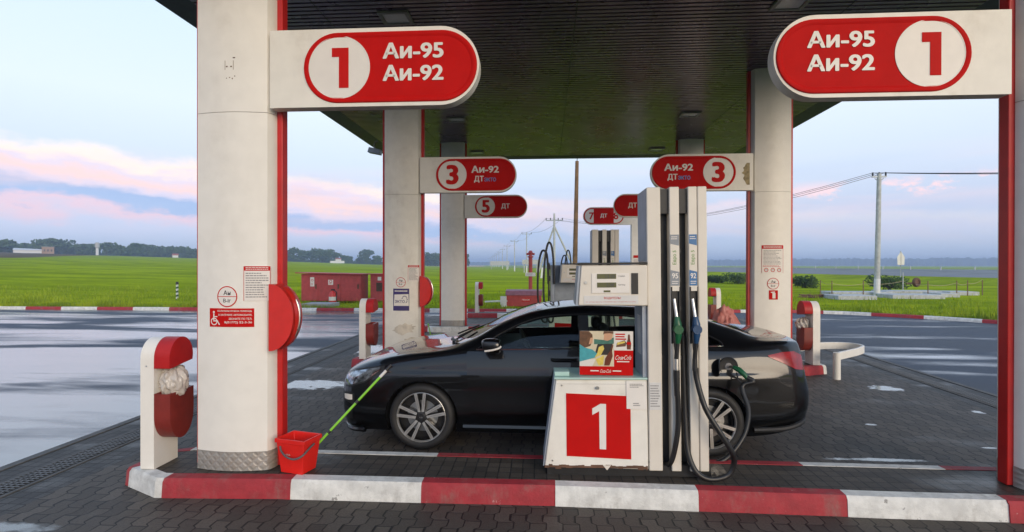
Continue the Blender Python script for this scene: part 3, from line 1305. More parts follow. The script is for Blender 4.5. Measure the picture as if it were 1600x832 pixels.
# worn bracket marks high on the column
a = MB()
for dx, dz, w, h in ((-.05, 0, .02, .012), (.02, .0, .02, .012), (-.07, -.02, .004, .09), (.065, -.02, .004, .09), (-.05, -.09, .012, .008), (.0, -.085, .014, .008),
                     (.045, -.095, .012, .012), (.06, .07, .03, .01), (.085, -.075, .01, .01)):
    x, z = cx_(357, 0, 0) + dx * .5, cz(96, 0) + dz
    a.bx(x, x + w * .6, -.0012, .0, z, z + h * .8)
a.v = [(p[0], p[1] + bow_y(p[0]) - .001, p[2]) for p in a.v]
a.build('bracket_mark', M['rust'], c)
# middle left column
c = cols[1, 0]
notice_sheet(c, cx_(637, 1, 0), cx_(654, 1, 0), cz(441, 1), cz(415, 1))
class_disc(c, cx_(626, 1, 0), cz(442, 1), .085)


def purple_notice(a):
    x0, x1, z0, z1 = cx_(614, 1, 0), cx_(639, 1, 0), cz(487, 1), cz(452, 1)
    w, h = x1 - x0, z1 - z0
    lines(a, x0 + w * .1, x1 - w * .1, z1 - h * .16, z1 - h * .06, 1, 1, h=h * .05, ragged=False)
    a.flat([(x0 + w * .04, z0 + h * .22), (x1 - w * .02, z0 + h * .22), (x1 - w * .04, z1 - h * .25), (x0 + w * .08, z1 - h * .27)], -.0036, 1)
    a.text('ЭКТО', x0 + w * .42, z0 + h * .42, -.0042, w=w * .62, h=h * .13, mi=0, bold=.03)
    for k in range(9):
        t = R(-50 + 26 * k)
        x, z = x0 + w * .72 + w * .16 * math.cos(t), z0 + h * .50 + h * .16 * math.sin(t)
        a.flat(arc(x, z, w * .035, 0, 300, 5), -.0042, 0)


sticker('fuel_notice', c, [M['purple'], M['letter_white']], cx_(614, 1, 0), cx_(639, 1, 0), cz(487, 1), cz(452, 1), purple_notice)
rnd = random.Random(8)
for (cx0, cz0, rx, rz_) in ((.05, .52, .20, .10), (.16, .33, .12, .05)):
    pl = []
    for k in range(26):
        t = 6.283 * k / 26
        q = rnd.uniform(.72, 1.1)
        pl.append((cx0 + rx * q * math.cos(t), cz0 + rz_ * q * math.sin(t) + .12 * (rx * math.cos(t))))
    sticker('stain', c, [M['stain']], 0, 0, 0, 0, None, poly=pl)
# middle right column
c = cols[1, 1]
notice_sheet(c, cx_(1191, 1, 1), cx_(1224.5, 1, 1), cz(426, 1), cz(384, 1), True)
class_disc(c, cx_(1208.5, 1, 1), cz(442, 1), .095)


def ext_square(a):
    x0, x1, z0, z1 = cx_(1202, 1, 1), cx_(1216, 1, 1), cz(466, 1), cz(452, 1)
    w, h = x1 - x0, z1 - z0
    a.flat([(x0 + w * .38, z0 + h * .12), (x0 + w * .72, z0 + h * .12), (x0 + w * .72, z0 + h * .72), (x0 + w * .38, z0 + h * .72)], -.0036, 1)
    a.flat([(x0 + w * .22, z0 + h * .72), (x0 + w * .66, z0 + h * .76), (x0 + w * .66, z0 + h * .88), (x0 + w * .18, z0 + h * .82)], -.0036, 1)


sticker('extinguisher_label', c, [M['sign_red'], M['letter_white']], cx_(1202, 1, 1), cx_(1216, 1, 1), cz(466, 1), cz(452, 1), ext_square)


# ------------------------------------------------------------------ fuel signs
def make_sign(i, side, num, rows, label):
    """white arm from the column ending in a red pill with a number disc; local x runs away from the column"""
    sg = 1 if side == 0 else -1
    X = COLX[side] + sg * (CW + .062) - (.06 if (i, side) == (0, 1) else 0)
    Yf = 3.98 + SP * i
    t = thing('fuel_sign', label, 'sign', (X, Yf, 3.005), group='red fuel signs on white arms')
    L = 1.60
    H = .605
    fx = lambda x: x * sg
    out = [(0 - .05, 0), (L - H / 2, 0)] + arc(L - H / 2, H / 2, H / 2, -90, 90, 22)[1:-1] + [(L - H / 2, H), (-.05, H)]
    P_ = [(fx(x), z) for x, z in out]
    if sg < 0:
        P_ = P_[::-1]
    a = MB()
    a.prism(P_, 0, .105, 'XZ')
    a.build('sign_arm', M['white_panel_worn'], t, bevel=.008)
    # narrow metal edge round the free end
    # red pill, slightly proud with rolled edge
    a = MB()
    x0, x1, z0, z1 = .225, L - .016, .028, H - .032
    rings = []
    for ins, yy in ((0, .0), (.004, -.012), (.020, -.016), (.036, -.010), (.046, -.006)):
        pl = pill(x0 + ins, x1 - ins, z0 + ins, z1 - ins)
        pl = [(fx(x), z) for x, z in pl]
        if sg < 0:
            pl = pl[::-1]
        rings.append([(x, yy, z) for x, z in pl])
    n = len(rings[0])
    v = [p for r_ in rings for p in r_]
    f = []
    for q in range(len(rings) - 1):
        f += [(q * n + k, q * n + (k + 1) % n, (q + 1) * n + (k + 1) % n, (q + 1) * n + k) for k in range(n)]
    a.add(v, f, 0, True)
    a.add(rings[-1], [tuple(range(n))], 0)
    yy = -.0085
    if num == '78':
        pass
    if rows == 'double':
        for s_x, dg in ((-1, '7'), (1, '8')):
            xa = .225 + .06
            cxx = fx((x0 + x1) / 2) + s_x * (x1 - x0) / 2
            r_ = (z1 - z0) / 2 - .03
            ce = fx((x0 + x1) / 2) + s_x * ((x1 - x0) / 2 - .03 - r_)
            cut = fx((x0 + x1) / 2) + s_x * .34
            pl = arc(ce, H / 2, r_, -90 if s_x > 0 else 90, 90 if s_x > 0 else 270, 18)
            pl = pl + [(cut, pl[-1][1]), (cut, pl[0][1])]
            a.flat(pl, yy, 1)
            a.text(dg, (ce + cut) / 2 + s_x * .04, H / 2, yy - .003, h=.24, mi=2, bold=.045)
        a.text('ДТ', fx((x0 + x1) / 2), H / 2, yy - .003, h=.15, mi=1, bold=.045)
    else:
        cxn = fx(.51)
        r_ = .243
        a.flat(arc(cxn, H / 2, r_, 0, 354, 59), yy, 1)
        ring(a, cxn, H / 2, r_ - .004, r_, yy - .002, 1, 48)
        if num == '1':
            b_ = .30 / 2
            a.flat([(cxn - .002, H / 2 - b_ - .01), (cxn + .075, H / 2 - b_ - .01), (cxn + .075, H / 2 + b_), (cxn - .058, H / 2 + b_), (cxn - .058, H / 2 + b_ - .07), (cxn - .002, H / 2 + b_ - .07)], yy - .003, 2)
        else:
            a.text(num, cxn, H / 2, yy - .003, h=.335, w=.215, mi=2, bold=.07)
        for (s, x, z, h, w_, bold, mi_) in rows:
            a.text(s, fx(x), z, yy - .003, h=h, w=w_, mi=mi_, bold=bold)
    a.build('sign_face', [M['sign_red'], M['letter_white'], M['letter_red'], M['ekto_blue']], t)
    return t


tx = 1.09
big = lambda x: [('Аи-95', x, .42, .124, .475, .05, 1), ('Аи-92', x, .249, .124, .475, .05, 1)]
make_sign(0, 0, '1', big(1.09), 'large red sign with number 1 on the nearest column at upper left')
make_sign(0, 1, '1', big(1.13), 'large red sign with number 1 at upper right, its text left of the disc')
make_sign(1, 0, '3', [('Аи-92', 1.07, .389, .120, .47, .05, 1), ('ДТ', .965, .222, .115, .165, .05, 1), ('ЭКТО', 1.155, .215, .066, .20, .045, 3)], 'red sign with number 3 left of its text, above the car bonnet')
sg3 = make_sign(1, 1, '3', [('Аи-92', 1.15, .389, .120, .47, .05, 1), ('ДТ', 1.25, .222, .115, .165, .05, 1), ('ЭКТО', 1.06, .215, .066, .20, .045, 3)], 'red sign with number 3 just above the near fuel dispenser, peeling arm')
make_sign(2, 0, '5', [('ДТ', 1.03, .30, .15, .225, .05, 1)], 'smaller looking red sign with number 5 on the far left column')
make_sign(2, 1, '5', [('ДТ', 1.12, .30, .15, .225, .05, 1)], 'red diesel sign half hidden behind the top of the near dispenser')
a = MB()
rnd = random.Random(3)
pk = [(-.004, .09)]
for k in range(14):
    z_ = .09 + .36 * k / 13
    pk.append((-.05 - .075 * math.sin(math.pi * k / 13) * rnd.uniform(.55, 1.25), z_))
pk.append((-.004, .45))
a.flat(pk[::-1], -.0025, 0)
a.build('peeled_patch', mat('peeled', (.30, .24, .13), .8, var=.35, vscale=14), sg3)

# fourth row: slim mast outside the canopy with a double sign
pm = thing('sign_mast', 'slim white mast on the farthest island carrying the double diesel sign', 'mast', (3.05, 18.2, ISL_Z))
a = MB()
a.bx(-.19, .19, -.12, .12, 0, 3.72)
a.build('mast_shaft', M['white_panel'], pm, bevel=.02)
a = MB()
a.bx(-.22, .22, -.15, .15, 0, .04)
a.build('foot_plate', M['grey_metal'], pm)
notice = MB()
notice.prism([(-.12, 1.62), (.12, 1.62), (.12, 1.95), (-.12, 1.95)], -.124, -.121, 'XZ', 0)
lines(notice, -.1, .1, 1.66, 1.82, 5, 1, y=-.1245)
notice.flat([(-.12, 1.86), (.12, 1.86), (.12, 1.95), (-.12, 1.95)], -.1245, 2)
notice.build('notice_sheet', [M['letter_white'], M['ink_grey'], M['sign_red']], pm)
COLX_SAVE = COLX
t78 = make_sign(0, 1, '78', 'double', 'red double sign with numbers 7 and 8, farthest away beside the wooden pole')
t78.location = (3.05 - .22, 18.07, 3.14)

# ------------------------------------------------------------------ half round red boxes on the columns
hb = thing('towel_box', 'large glossy red half round box with silver handle on the nearest column', 'box', (0, 0, 0), group='red half round boxes on the columns')
Rr, Dp, Rx = .262, .16, .195
pr = arc(0, 0, Rx, -90, 90, 30, Rr)
a = MB()
a.prism([(p[0], p[1]) for p in pr], -.0, Dp, 'XZ')
a.build('box_shell', M['plastic_red'], hb, bevel=.012, seg=3)
a = MB()
v, f = [], []
pr2 = arc(0, 0, Rx + .006, -72, 62, 24, Rr + .006)
for p in pr2:
    v += [(p[0], .025, p[1]), (p[0], .032, p[1]), (p[0] + .008, .045, p[1]), (p[0] + .008, .125, p[1]), (p[0], .14, p[1])]
for k in range(len(pr2) - 1):
    f += [(5 * k + q, 5 * k + q + 1, 5 * k + q + 6, 5 * k + q + 5) for q in range(4)]
a.add(v, [tuple(reversed(q)) for q in f], 0, True)
a.build('rim_band', M['plastic_red'], hb)
a = MB()
pr3 = arc(0, 0, Rx + .012, -34, 30, 14, Rr + .012)
pts3 = [(p[0], .085, p[1]) for p in pr3]
a.tube(pts3, [.008] + [.011] * (len(pts3) - 2) + [.008], 8)
p = pr3[3]
a.cyl((p[0] - .005, .085, p[1]), (p[0] + .010, .085, p[1]), .018, n=14)
a.build('handle', M['steel'], hb)
hb.location = (-2.165, 3.955, at(440, 498, 3.95).z)
h2 = dup(hb, (-2.165, 3.955 + SP, at(660, 456, 3.955 + SP).z), 'red half round box on the middle left column, seen beside its purple notice')


# ------------------------------------------------------------------ litter bins
def bin_proto(label, group):
    t = thing('litter_bin', label, 'bin', (0, 0, 0), group=group)
    a = MB()
    prf = [(0, 0), (.27, 0), (.27, .86)] + arc(.135, .875, .135, 0, 180, 18, .16)[1:-1] + [(0, .86)]
    a.prism(prf, 0, .112, 'YZ')
    o = a.build('bin_post', M['white_panel'], t, bevel=.006)
    a = MB()
    pr = [(-.004, .80), (.268, .835)] + arc(.135, .878, .139, 0, 180, 18, .162)
    a.prism(pr, .116, .245, 'YZ')
    a.build('bin_hood', M['hood_red'], t, bevel=.006)
    a = MB()
    # open basin: outer rounded tub with inner hollow
    outr = [(-.004, .60)] + arc(.135, .42, .139, 180, 360, 20, .20) + [(.274, .61)]
    a.prism(outr, .225, .250, 'YZ')
    a.prism(outr, .116, .128, 'YZ')
    n = len(outr)
    vv, ff = [], []
    inn = [(.135 + (p[0] - .135) * .9, .42 + (p[1] - .42) * .93) for p in outr]
    for p, q in zip(outr, inn):
        vv += [(.128, p[0], p[1]), (.225, p[0], p[1]), (.128, q[0], q[1]), (.225, q[0], q[1])]
    for k in range(n - 1):
        ff += [(4 * k, 4 * k + 1, 4 * k + 5, 4 * k + 4), (4 * k + 2, 4 * k + 6, 4 * k + 7, 4 * k + 3)]
    a.add(vv, ff, 0, True)
    a.build('bin_basin', M['dark_red'], t)
    for yy in (.03, .24):
        a = MB()
        a.cyl((.05, yy - .032 if yy < .1 else yy + .032, .82), (.05, yy, .82), .006, n=8)
        a.build('rivet', M['steel'], t)
    return t


bg_ = 'white and red litter bins at the island ends'
b0 = bin_proto('nearest litter bin at lower left, with pale plastic bag hanging out', bg_)
b0.location = (-3.225, 3.965, ISL_Z)
b1 = dup(b0, (-3.225, 3.965 + SP, ISL_Z), 'litter bin left of the stained middle column, in front of the car nose')
b2 = dup(b0, (-2.42, 3.965 + 13.6, ISL_Z), 'far litter bin on the last island, right of the far left column')
b3 = dup(b0, (4.40, 3.965 + SP + .27, ISL_Z), 'litter bin behind the car boot at right, beside the curved white rail')
b3.rotation_euler = (0, 0, math.pi)
b3.location = (4.43, 3.965 + SP + .27, ISL_Z)
b4 = dup(b0, (4.43, 3.965 + 2 * SP + .27, ISL_Z), 'small far litter bin showing above the car boot, left of the right middle column')
b4.rotation_euler = (0, 0, math.pi)


# crumpled bags
def crumple(name, label, cat, loc, sx, sy, sz, m, seed, frill=0.0):
    bm = bmesh.new()
    bmesh.ops.create_icosphere(bm, subdivisions=5, radius=1)
    rnd = random.Random(seed)
    dirs = [(Vector((rnd.gauss(0, 1), rnd.gauss(0, 1), rnd.gauss(0, 1))).normalized(), rnd.uniform(4, 9), rnd.uniform(0, 6)) for _ in range(9)]
    for vt in bm.verts:
        d = vt.co.normalized()
        k = 1.0
        for q, fr, ph in dirs[:2]:
            k += .05 * math.sin(d.dot(q) * fr * .5 + ph)
        nv = Vector((d.x * 1.0, d.y * 1.0, d.z * .8)) * 2.6 + Vector((seed * 3.1, 0, 0))
        for o_, am in ((1, .26), (2.0, .12), (4.0, .04)):
            k += am * (abs(mnoise.noise(nv * o_)) - .2)
        if frill:
            k += .09 * math.sin(math.atan2(d.y, d.x) * 8 + d.z * 4 + 2 * mnoise.noise(nv))
        if frill and d.z > .25:
            k += frill * math.sin(math.atan2(d.y, d.x) * 9 + ph) * (d.z - .25)
        vt.co = Vector((d.x * sx * k, d.y * sy * k, max(-.92, d.z) * sz * k))
    me = bpy.data.meshes.new(name)
    bm.to_mesh(me)
    bm.free()
    me.materials.append(m)
    me.polygons.foreach_set('use_smooth', [True] * len(me.polygons))
    o = bpy.data.objects.new(name, me)
    COL.objects.link(o)
    o.location = loc
    return tag(o, label, cat)


bagm = M['bag_clear']
bb = bagm.node_tree.nodes['Principled BSDF']
bb.inputs['Transmission Weight'].default_value = .25
bb.inputs['Alpha'].default_value = .88
crumple('plastic_bag', 'crumpled pale plastic bag stuffed in the nearest litter bin', 'bag', (-3.035, 4.08, .83), .10, .10, .115, bagm, 3, .25)
crumple('plastic_bag', 'clear plastic bag in the litter bin beside the car boot', 'bag', (4.235, 9.0, .80), .10, .09, .10, bagm, 5, .2)
crumple('cloth_sack', 'crumpled faded red sack standing on the island behind the car boot', 'sack', (2.985, 9.0, .60), .23, .18, .47, M['bag_red'], 11)

# ------------------------------------------------------------------ curved rail on the right
rl = thing('curved_rail', 'low white curved guard rail with one post, beside the right bin', 'rail', tuple(gnd(1308, 592)))
a = MB()
a.cyl((0, 0, 0), (0, 0, .42), .052, n=24)
a.build('post', M['white_panel'], rl, bevel=.006)
a = MB()
path = []
b0_, = (Vector((0, 0, 0)),)
ctrl = [(0, 0, .36), (.26, .20, .365), (.58, .46, .37), (.80, .72, .375), (.74, .98, .375), (.42, 1.06, .37), (.0, .92, .365), (-.42, .66, .36)]


def smooth_path(ctrl, n=6):
    P = [Vector(c) for c in ctrl]
    out = []
    for i in range(len(P) - 1):
        p0, p1, p2, p3 = P[max(i - 1, 0)], P[i], P[i + 1], P[min(i + 2, len(P) - 1)]
        for k in range(n):
            t = k / n
            out.append(.5 * ((2 * p1) + (p2 - p0) * t + (2 * p0 - 5 * p1 + 4 * p2 - p3) * t * t + (3 * p1 - p0 - 3 * p2 + p3) * t ** 3))
    out.append(P[-1])
    return out


sp_ = smooth_path(ctrl)
v, f = [], []
for i, p in enumerate(sp_):
    tg = (sp_[min(i + 1, len(sp_) - 1)] - sp_[max(i - 1, 0)]).normalized()
    nn = Vector((tg.y, -tg.x, 0))
    for off, dz in ((-.02, -.06), (.02, -.06), (.02, .06), (-.02, .06)):
        v.append(p + nn * off + Vector((0, 0, dz)))
for i in range(len(sp_) - 1):
    f += [(4 * i + k, 4 * i + (k + 1) % 4, 4 * i + 4 + (k + 1) % 4, 4 * i + 4 + k) for k in range(4)]
f += [(0, 1, 2, 3), tuple(4 * (len(sp_) - 1) + k for k in (3, 2, 1, 0))]
a.add(v, [tuple(reversed(q)) for q in f])
o = a.build('rail_band', M['white_panel'], rl, bevel=.006)

# ------------------------------------------------------------------ fuel dispenser


def make_dispenser(label, near):
    """origin: island surface at the left bottom corner of the right hand column block"""
    t = thing('fuel_dispenser', label, 'dispenser', (0, 0, 0), group='fuel dispensers on the islands')
    wp = M['label_cream']
    # plinth
    a = MB()
    a.bx(-.78, .47, .025, .40, 0, .085)
    for k in range(24):
        x = -.72 + k * .026
        a.bx(x, x + .012, .021, .026, .03, .06, 1)
    a.build('plinth', [M['black'], M['rubber']], t)
    # lower cabinet, flared to the left at the foot
    a = MB()
    a.hexa([(-.80, 0, .075), (-.005, 0, .06), (-.005, .42, .06), (-.80, .42, .075),
            (-.705, .02, .745), (-.005, .02, .745), (-.005, .40, .745), (-.705, .40, .745)])
    a.build('cabinet', M['white_panel_worn'], t, bevel=.008)
    a = MB()
    a.hexa([(-.813, .012, .075), (-.8025, .012, .075), (-.8025, .41, .075), (-.813, .41, .075),
            (-.718, .032, .745), (-.7075, .032, .745), (-.7075, .39, .745), (-.718, .39, .745)])
    a.build('cabinet_side', M['grey_metal'], t)
    a = MB()
    a.bx(-.72, -.004, .005, .41, .748, .764)
    a.build('cabinet_top', M['mint'], t, bevel=.004)
    a = MB()
    a.bx(-.715, -.60, .05, .16, .766, .80)
    a.build('glass_block', M['mint'], t, bevel=.004)
    a = MB()
    a.cyl((-.385, -.004, .685), (-.385, .02, .685), .012, n=14)
    a.build('lock', M['steel'], t)
    # red number panel on the cabinet front (front leans: y = .02*(z-.07)/.675)
    fy = lambda z: .0 + .02 * (z - .07) / .675
    a = MB()
    pts = [(-.628, .158), (-.135, .138), (-.135, .62), (-.628, .64)]
    a.add([(x, fy(z) - .004, z) for x, z in pts] + [(x, fy(z) + .004, z) for x, z in pts],
          [(0, 1, 2, 3), (0, 4, 5, 1), (1, 5, 6, 2), (2, 6, 7, 3), (3, 7, 4, 0)], 0)
    one = [(-.375, .215), (-.325, .212), (-.322, .56), (-.365, .562), (-.428, .525), (-.428, .475), (-.375, .505)]
    if near:
        a.add([(x, fy(z) - .0065, z) for x, z in one], [(0, 1, 2, 3, 4, 5, 6)], 1)
    else:
        a.text('3', -.38, .39, -.002, h=.34, mi=1, bold=.0)
    a.build('number_panel', [M['sign_red'], M['letter_white']], t)
    a = MB()
    pts = [(-.165, .525), (-.012, .52), (-.012, .735), (-.165, .74)]
    a.add([(x, fy(z) - .008, z) for x, z in pts] + [(x, fy(z) + .003, z) for x, z in pts],
          [(0, 1, 2, 3), (0, 4, 5, 1), (1, 5, 6, 2), (2, 6, 7, 3), (3, 7, 4, 0)], 0)
    lines(a, -.14, -.035, .685, .72, 3, 1, y=.0085)
    lines(a, -.115, -.055, .545, .575, 2, 1, y=.004)
    a.build('paper_label', [M['letter_white'], M['ink_grey']], t)
    # ragged edge of torn film at the cabinet's foot
    a = MB()
    x = -.80
    while x < -.02:
        w = random.uniform(.012, .05)
        a.bx(x, min(x + w, -.01), -.0035, .004, .070 - random.choice((0, 0, .004, .012)), .082 + random.uniform(0, .012), 0)
        x += w
    a.hexa([(-.322, -.006, .055), (-.318, -.006, .055), (-.318, -.001, .055), (-.322, -.001, .055),
            (-.35, -.006, .09), (-.29, -.006, .092), (-.29, -.001, .092), (-.35, -.001, .09)], 1)
    a.build('torn_edge', [M['rust'], M['label_cream']], t)
    for x in (-.685, -.03):
        for z in (.70, .12):
            xx = x - (.09 * (1 - (z - .07) / .675) if x < -.1 else 0)
            a = MB()
            a.cyl((xx + .03, fy(z) - .004, z), (xx + .03, fy(z) + .004, z), .006, n=8)
            a.build('screw', M['steel'], t)
    a = MB()
    a.bx(-.70, -.012, fy(.712) - .0012, fy(.712) + .002, .711, .7125)
    a.build('panel_seam', M['ink_grey'], t)
    # electronic head
    a = MB()
    a.hexa([(-.53, -.03, 1.325), (-.003, -.03, 1.32), (-.003, .34, 1.32), (-.53, .34, 1.325),
            (-.503, -.03, 1.632), (-.003, -.03, 1.632), (-.003, .34, 1.632), (-.503, .34, 1.632)])
    hd = a.build('display_head', M['label_cream'], t, bevel=.008)
    a = MB()
    a.bx(-.525, -.002, -.038, .35, 1.635, 1.652)
    a.build('head_lid', M['black'], t, bevel=.004)
    a = MB()
    a.hexa([(-.548, -.02, 1.325), (-.533, -.02, 1.325), (-.533, .33, 1.325), (-.548, .33, 1.325),
            (-.521, -.02, 1.63), (-.506, -.02, 1.63), (-.506, .33, 1.63), (-.521, .33, 1.63)])
    a.build('head_side', M['grey_metal'], t)
    a = MB()
    a.bx(-.425, -.14, -.036, -.031, 1.42, 1.57, 0)
    for z0, z1, s in ((1.528, 1.566, '13.00'), (1.462, 1.5, '5.00')):
        a.bx(-.385, -.24, -.0385, -.0362, z0, z1, 1)
        a.text(s, -.285, (z0 + z1) / 2, -.0392, h=.025, mi=2, bold=.012)
    a.bx(-.335, -.285, -.0385, -.0362, 1.426, 1.440, 1)
    a.text('СУММА', -.20, 1.547, -.0366, h=.011, mi=2)
    a.text('ЛИТРЫ', -.20, 1.481, -.0366, h=.011, mi=2)
    a.build('display', [M['letter_white'], M['lcd'], M['ink']], t)
    a = MB()
    a.bx(-.125, -.075, -.036, -.031, 1.41, 1.57)
    a.build('card_reader', M['black'], t)
    a = MB()
    a.cyl((-.47, -.031, 1.50), (-.47, -.038, 1.50), .012, n=12)
    a.build('key_switch', M['steel'], t)
    a = MB()
    a.bx(-.485, -.075, -.034, -.0312, 1.335, 1.40, 0)
    a.text('ВОДИТЕЛЬ!', -.27, 1.38, -.0346, h=.02, mi=1, bold=.02)
    a.text('НЕ ЗАБУДЬ ВЫНУТЬ ТОПЛИВОРАЗДАТОЧНЫЙ КРАН ИЗ БАКА', -.28, 1.352, -.0346, w=.38, h=.009, mi=1)
    a.build('driver_label', [M['grey_label'], M['letter_red']], t)
    # link between cabinet and head
    a = MB()
    a.bx(-.035, -.003, .03, .38, .766, 1.32)
    a.build('neck_panel', M['grey_metal'], t)
    a = MB()
    for k in range(22):
        z = .93 + k * .014
        a.bx(-.038, -.0355, .10, .24, z, z + .006)
    a.build('vent_slots', M['letter_white'], t)
    # hose column: three white blades with black slots, as deep as the cabinet
    H0, H1 = .05, 2.225
    a = MB()
    a.bx(.0, .105, 0, .38, H0, H1)
    a.build('column_panel', wp, t, bevel=.008)
    a = MB()
    a.bx(-.004, -.0005, .02, .37, 1.66, H1 - .01)
    a.build('column_side', M['grey_metal'], t)
    a = MB()
    a.bx(.172, .245, 0, .10, H0, H1)
    a.build('column_panel', wp, t, bevel=.006)
    a = MB()
    a.bx(.312, .378, 0, .10, H0, H1)
    a.build('column_panel', wp, t, bevel=.006)
    a = MB()
    a.bx(.382, .452, .0, .38, H0, H1)
    a.build('column_panel', wp, t, bevel=.008)
    a = MB()
    a.bx(.106, .171, .10, .37, H0, H1 - .01)
    a.bx(.246, .311, .10, .37, H0, H1 - .01)
    a.bx(.172, .245, .12, .37, H0, H1 - .01)
    a.bx(.312, .378, .12, .37, H0, H1 - .01)
    for z in (H1 - .20,):
        a.bx(.106, .171, .03, .10, z, H1 - .012)
        a.bx(.246, .311, .03, .10, z, H1 - .012)
    for z in (.5, .9, 1.28, 1.5, 1.72):
        for xx in (.106, .246):
            a.bx(xx, xx + .012, .02, .1, z, z + .03)
    a.build('column_core', M['black'], t)
    # holsters, labels
    for x0, x1, lm, num, npl in ((.176, .241, 'label_grey', '95', 'green_plastic'), (.316, .374, 'label_blue', '92', 'blue_plastic')):
        w = x1 - x0
        cx = (x0 + x1) / 2
        a = MB()
        yy = -.003
        a.prism([(x0, 1.47), (x1, 1.47), (x1, 1.86), (x0, 1.86)], yy, -.0005, 'XZ', 0)
        a.flat([(x0, 1.79), (x1, 1.775), (x1, 1.86), (x0, 1.86)], yy - .0006, 1)
        a.flat([(x0, 1.47), (x1, 1.47), (x1, 1.575), (x0, 1.59)], yy - .0006, 1)
        a.text('Евро 5', cx, 1.685, yy - .0008, h=.034, mi=2, bold=.02, vertical=True)
        a.text(num, cx, 1.545, yy - .0012, h=.040, w=w * .72, mi=3, bold=.04)
        lines(a, x0 + w * .15, x1 - w * .1, 1.48, 1.51, 2, 3, y=yy - .0012)
        lines(a, x0 + w * .08, x1 - w * .1, 1.82, 1.85, 2, 3, y=yy - .0012)
        a.build('grade_label', [M['label_cream'], M[lm], M['label_green'], M['letter_white']], t)
        a = MB()
        for q in ((x0, x0 + .007, .02, .075), (x1 - .007, x1, .02, .075)):
            a.bx(q[0], q[1], -.022, -.0005, 1.03, 1.462)
        a.bx(x0 + .007, x1 - .007, -.004, -.0005, 1.03, 1.43)
        a.bx(x0 + .007, x1 - .007, -.022, -.0005, 1.43, 1.462, 1)
        a.build('holster', [M['black'], M['label_cream']], t)
        # nozzle: steel spout up in the holster, coloured body, swivel and hose tail
        a = MB()
        a.tube([(cx - .012, -.018, 1.37), (cx - .006, -.03, 1.30), (cx, -.05, 1.22)], .0135, 12, 0)
        a.cyl((cx - .012, -.018, 1.37), (cx - .013, -.0175, 1.373), .010, n=10, mi=2)
        a.tube([(cx, -.048, 1.235), (cx + .002, -.062, 1.18), (cx + .002, -.064, 1.10), (cx, -.058, 1.04)], [.020, .030, .029, .018], 12, 1)
        a.cyl((cx + .002, -.10, 1.145), (cx + .002, -.045, 1.145), .034, n=20, mi=1)
        a.tube([(cx, -.058, 1.045), (cx - .004, -.05, .97), (cx - .006, -.045, .92)], [.018, .017, .017], 10, 2)
        a.tube([(cx - .006, -.045, .92), (cx - .006, -.045, .83)], [.018, .020], 10, 0 if num == '95' else 2)
        # lever guard
        a.tube([(cx - .018, -.05, 1.18), (cx - .03, -.085, 1.12), (cx - .028, -.085, 1.02), (cx - .012, -.055, .96)], .006, 6, 2)
        nz = a.build('nozzle', [M['steel'], M[npl], M['black']], t)
        nz['label'] = 'green fuel nozzle for 95' if num == '95' else 'blue fuel nozzle for 92'
    # hoses
    if near:
        a = MB()
        cx = .2085
        pts = [(cx - .006, -.045, .84), (cx - .006, -.045, .74), (cx + .004, -.04, .58), (cx + .002, -.035, .38), (cx - .03, -.02, .18), (cx - .055, .03, .09), (cx - .08, .11, .085)]
        pp = smooth_path(pts)
        a.tube(pp, .0195, 12)
        a.tube([(cx - .006, -.046, .835), (cx - .006, -.046, .80), (cx - .003, -.045, .64)], [.023, .024, .020], 12)
        a.build('hose', M['hose_rubber'], t)
        a = MB()
        # long loop from the blue nozzle over the island, back into the column's foot
        pts = [(.345, -.045, .85), (.352, -.05, .76), (.40, -.09, .56), (.50, -.12, .38), (.585, -.10, .24), (.615, -.06, .15), (.585, -.05, .06),
               (.50, -.06, .024), (.40, -.07, .030), (.325, -.06, .09), (.285, -.02, .22), (.278, .01, .42), (.278, .04, .75), (.278, .06, 1.1)]
        a.tube(smooth_path(pts), .0205, 12)
        a.build('hose', M['hose_rubber'], t)
    else:
        a = MB()
        for cx in (.2085, .345):
            pts = [(cx, -.05, .85), (cx + .03, -.09, .6), (cx + .05, -.1, .3), (cx - .01, -.05, .1), (cx - .06, .02, .3), (cx - .06, .05, .7)]
            a.tube(smooth_path(pts), .0165, 10)
        a.build('hose', M['hose_rubber'], t)
    # information plate low on the first blade
    a = MB()
    a.bx(.008, .097, -.004, -.0008, .52, .73, 0)
    lines(a, .014, .09, .54, .715, 9, 1, y=-.0046)
    a.build('data_plate', [M['grey_label'], M['ink_grey']], t)
    return t


DX, DY = .785, 4.08
d1 = make_dispenser('white fuel dispenser with number 1 panel standing before the car', True)
d1.location = (DX, DY, ISL_Z)
d1.rotation_euler = (0, R(-.7), 0)
d2 = make_dispenser('fuel dispenser on the next island behind the car, showing through and above it', False)
d2.location = (at(925, 400, DY + SP).x, DY + SP, ISL_Z)
# side hose mast of the second dispenser
a = MB()
x_l = at(868, 400, DY + SP).x - d2.location.x
a.bx(x_l - .09, x_l - .02, .05, .30, .08, 1.62)
a.bx(x_l - .02, x_l + .38, .36, .40, .1, 1.62)
a.build('hose_mast', M['grey_metal'], d2, bevel=.01)
a = MB()
for q, (dx, tp) in enumerate(((-.10, 1.98), (-.20, 1.86))):
    x = x_l + dx
    pts = [(x + .08, .02, 1.30), (x + .06, -.01, 1.75), (x + .02, -.02, tp), (x - .04, -.02, tp - .02), (x - .09, -.01, 1.6), (x - .10, 0, 1.1), (x - .04, .0, .72), (x + .05, .02, .66), (x + .07, .04, .9)]
    a.tube(smooth_path(pts), .018, 10)
a.build('hose', M['hose_rubber'], d2)
a = MB()
for z in (1.1, 1.35, 1.55):
    a.bx(x_l - .13, x_l - .0905, .0, .12, z, z + .09)
a.bx(x_l - .128, x_l - .10, .02, .10, .9, 1.66)
a.build('nozzle_rack', M['black'], d2)
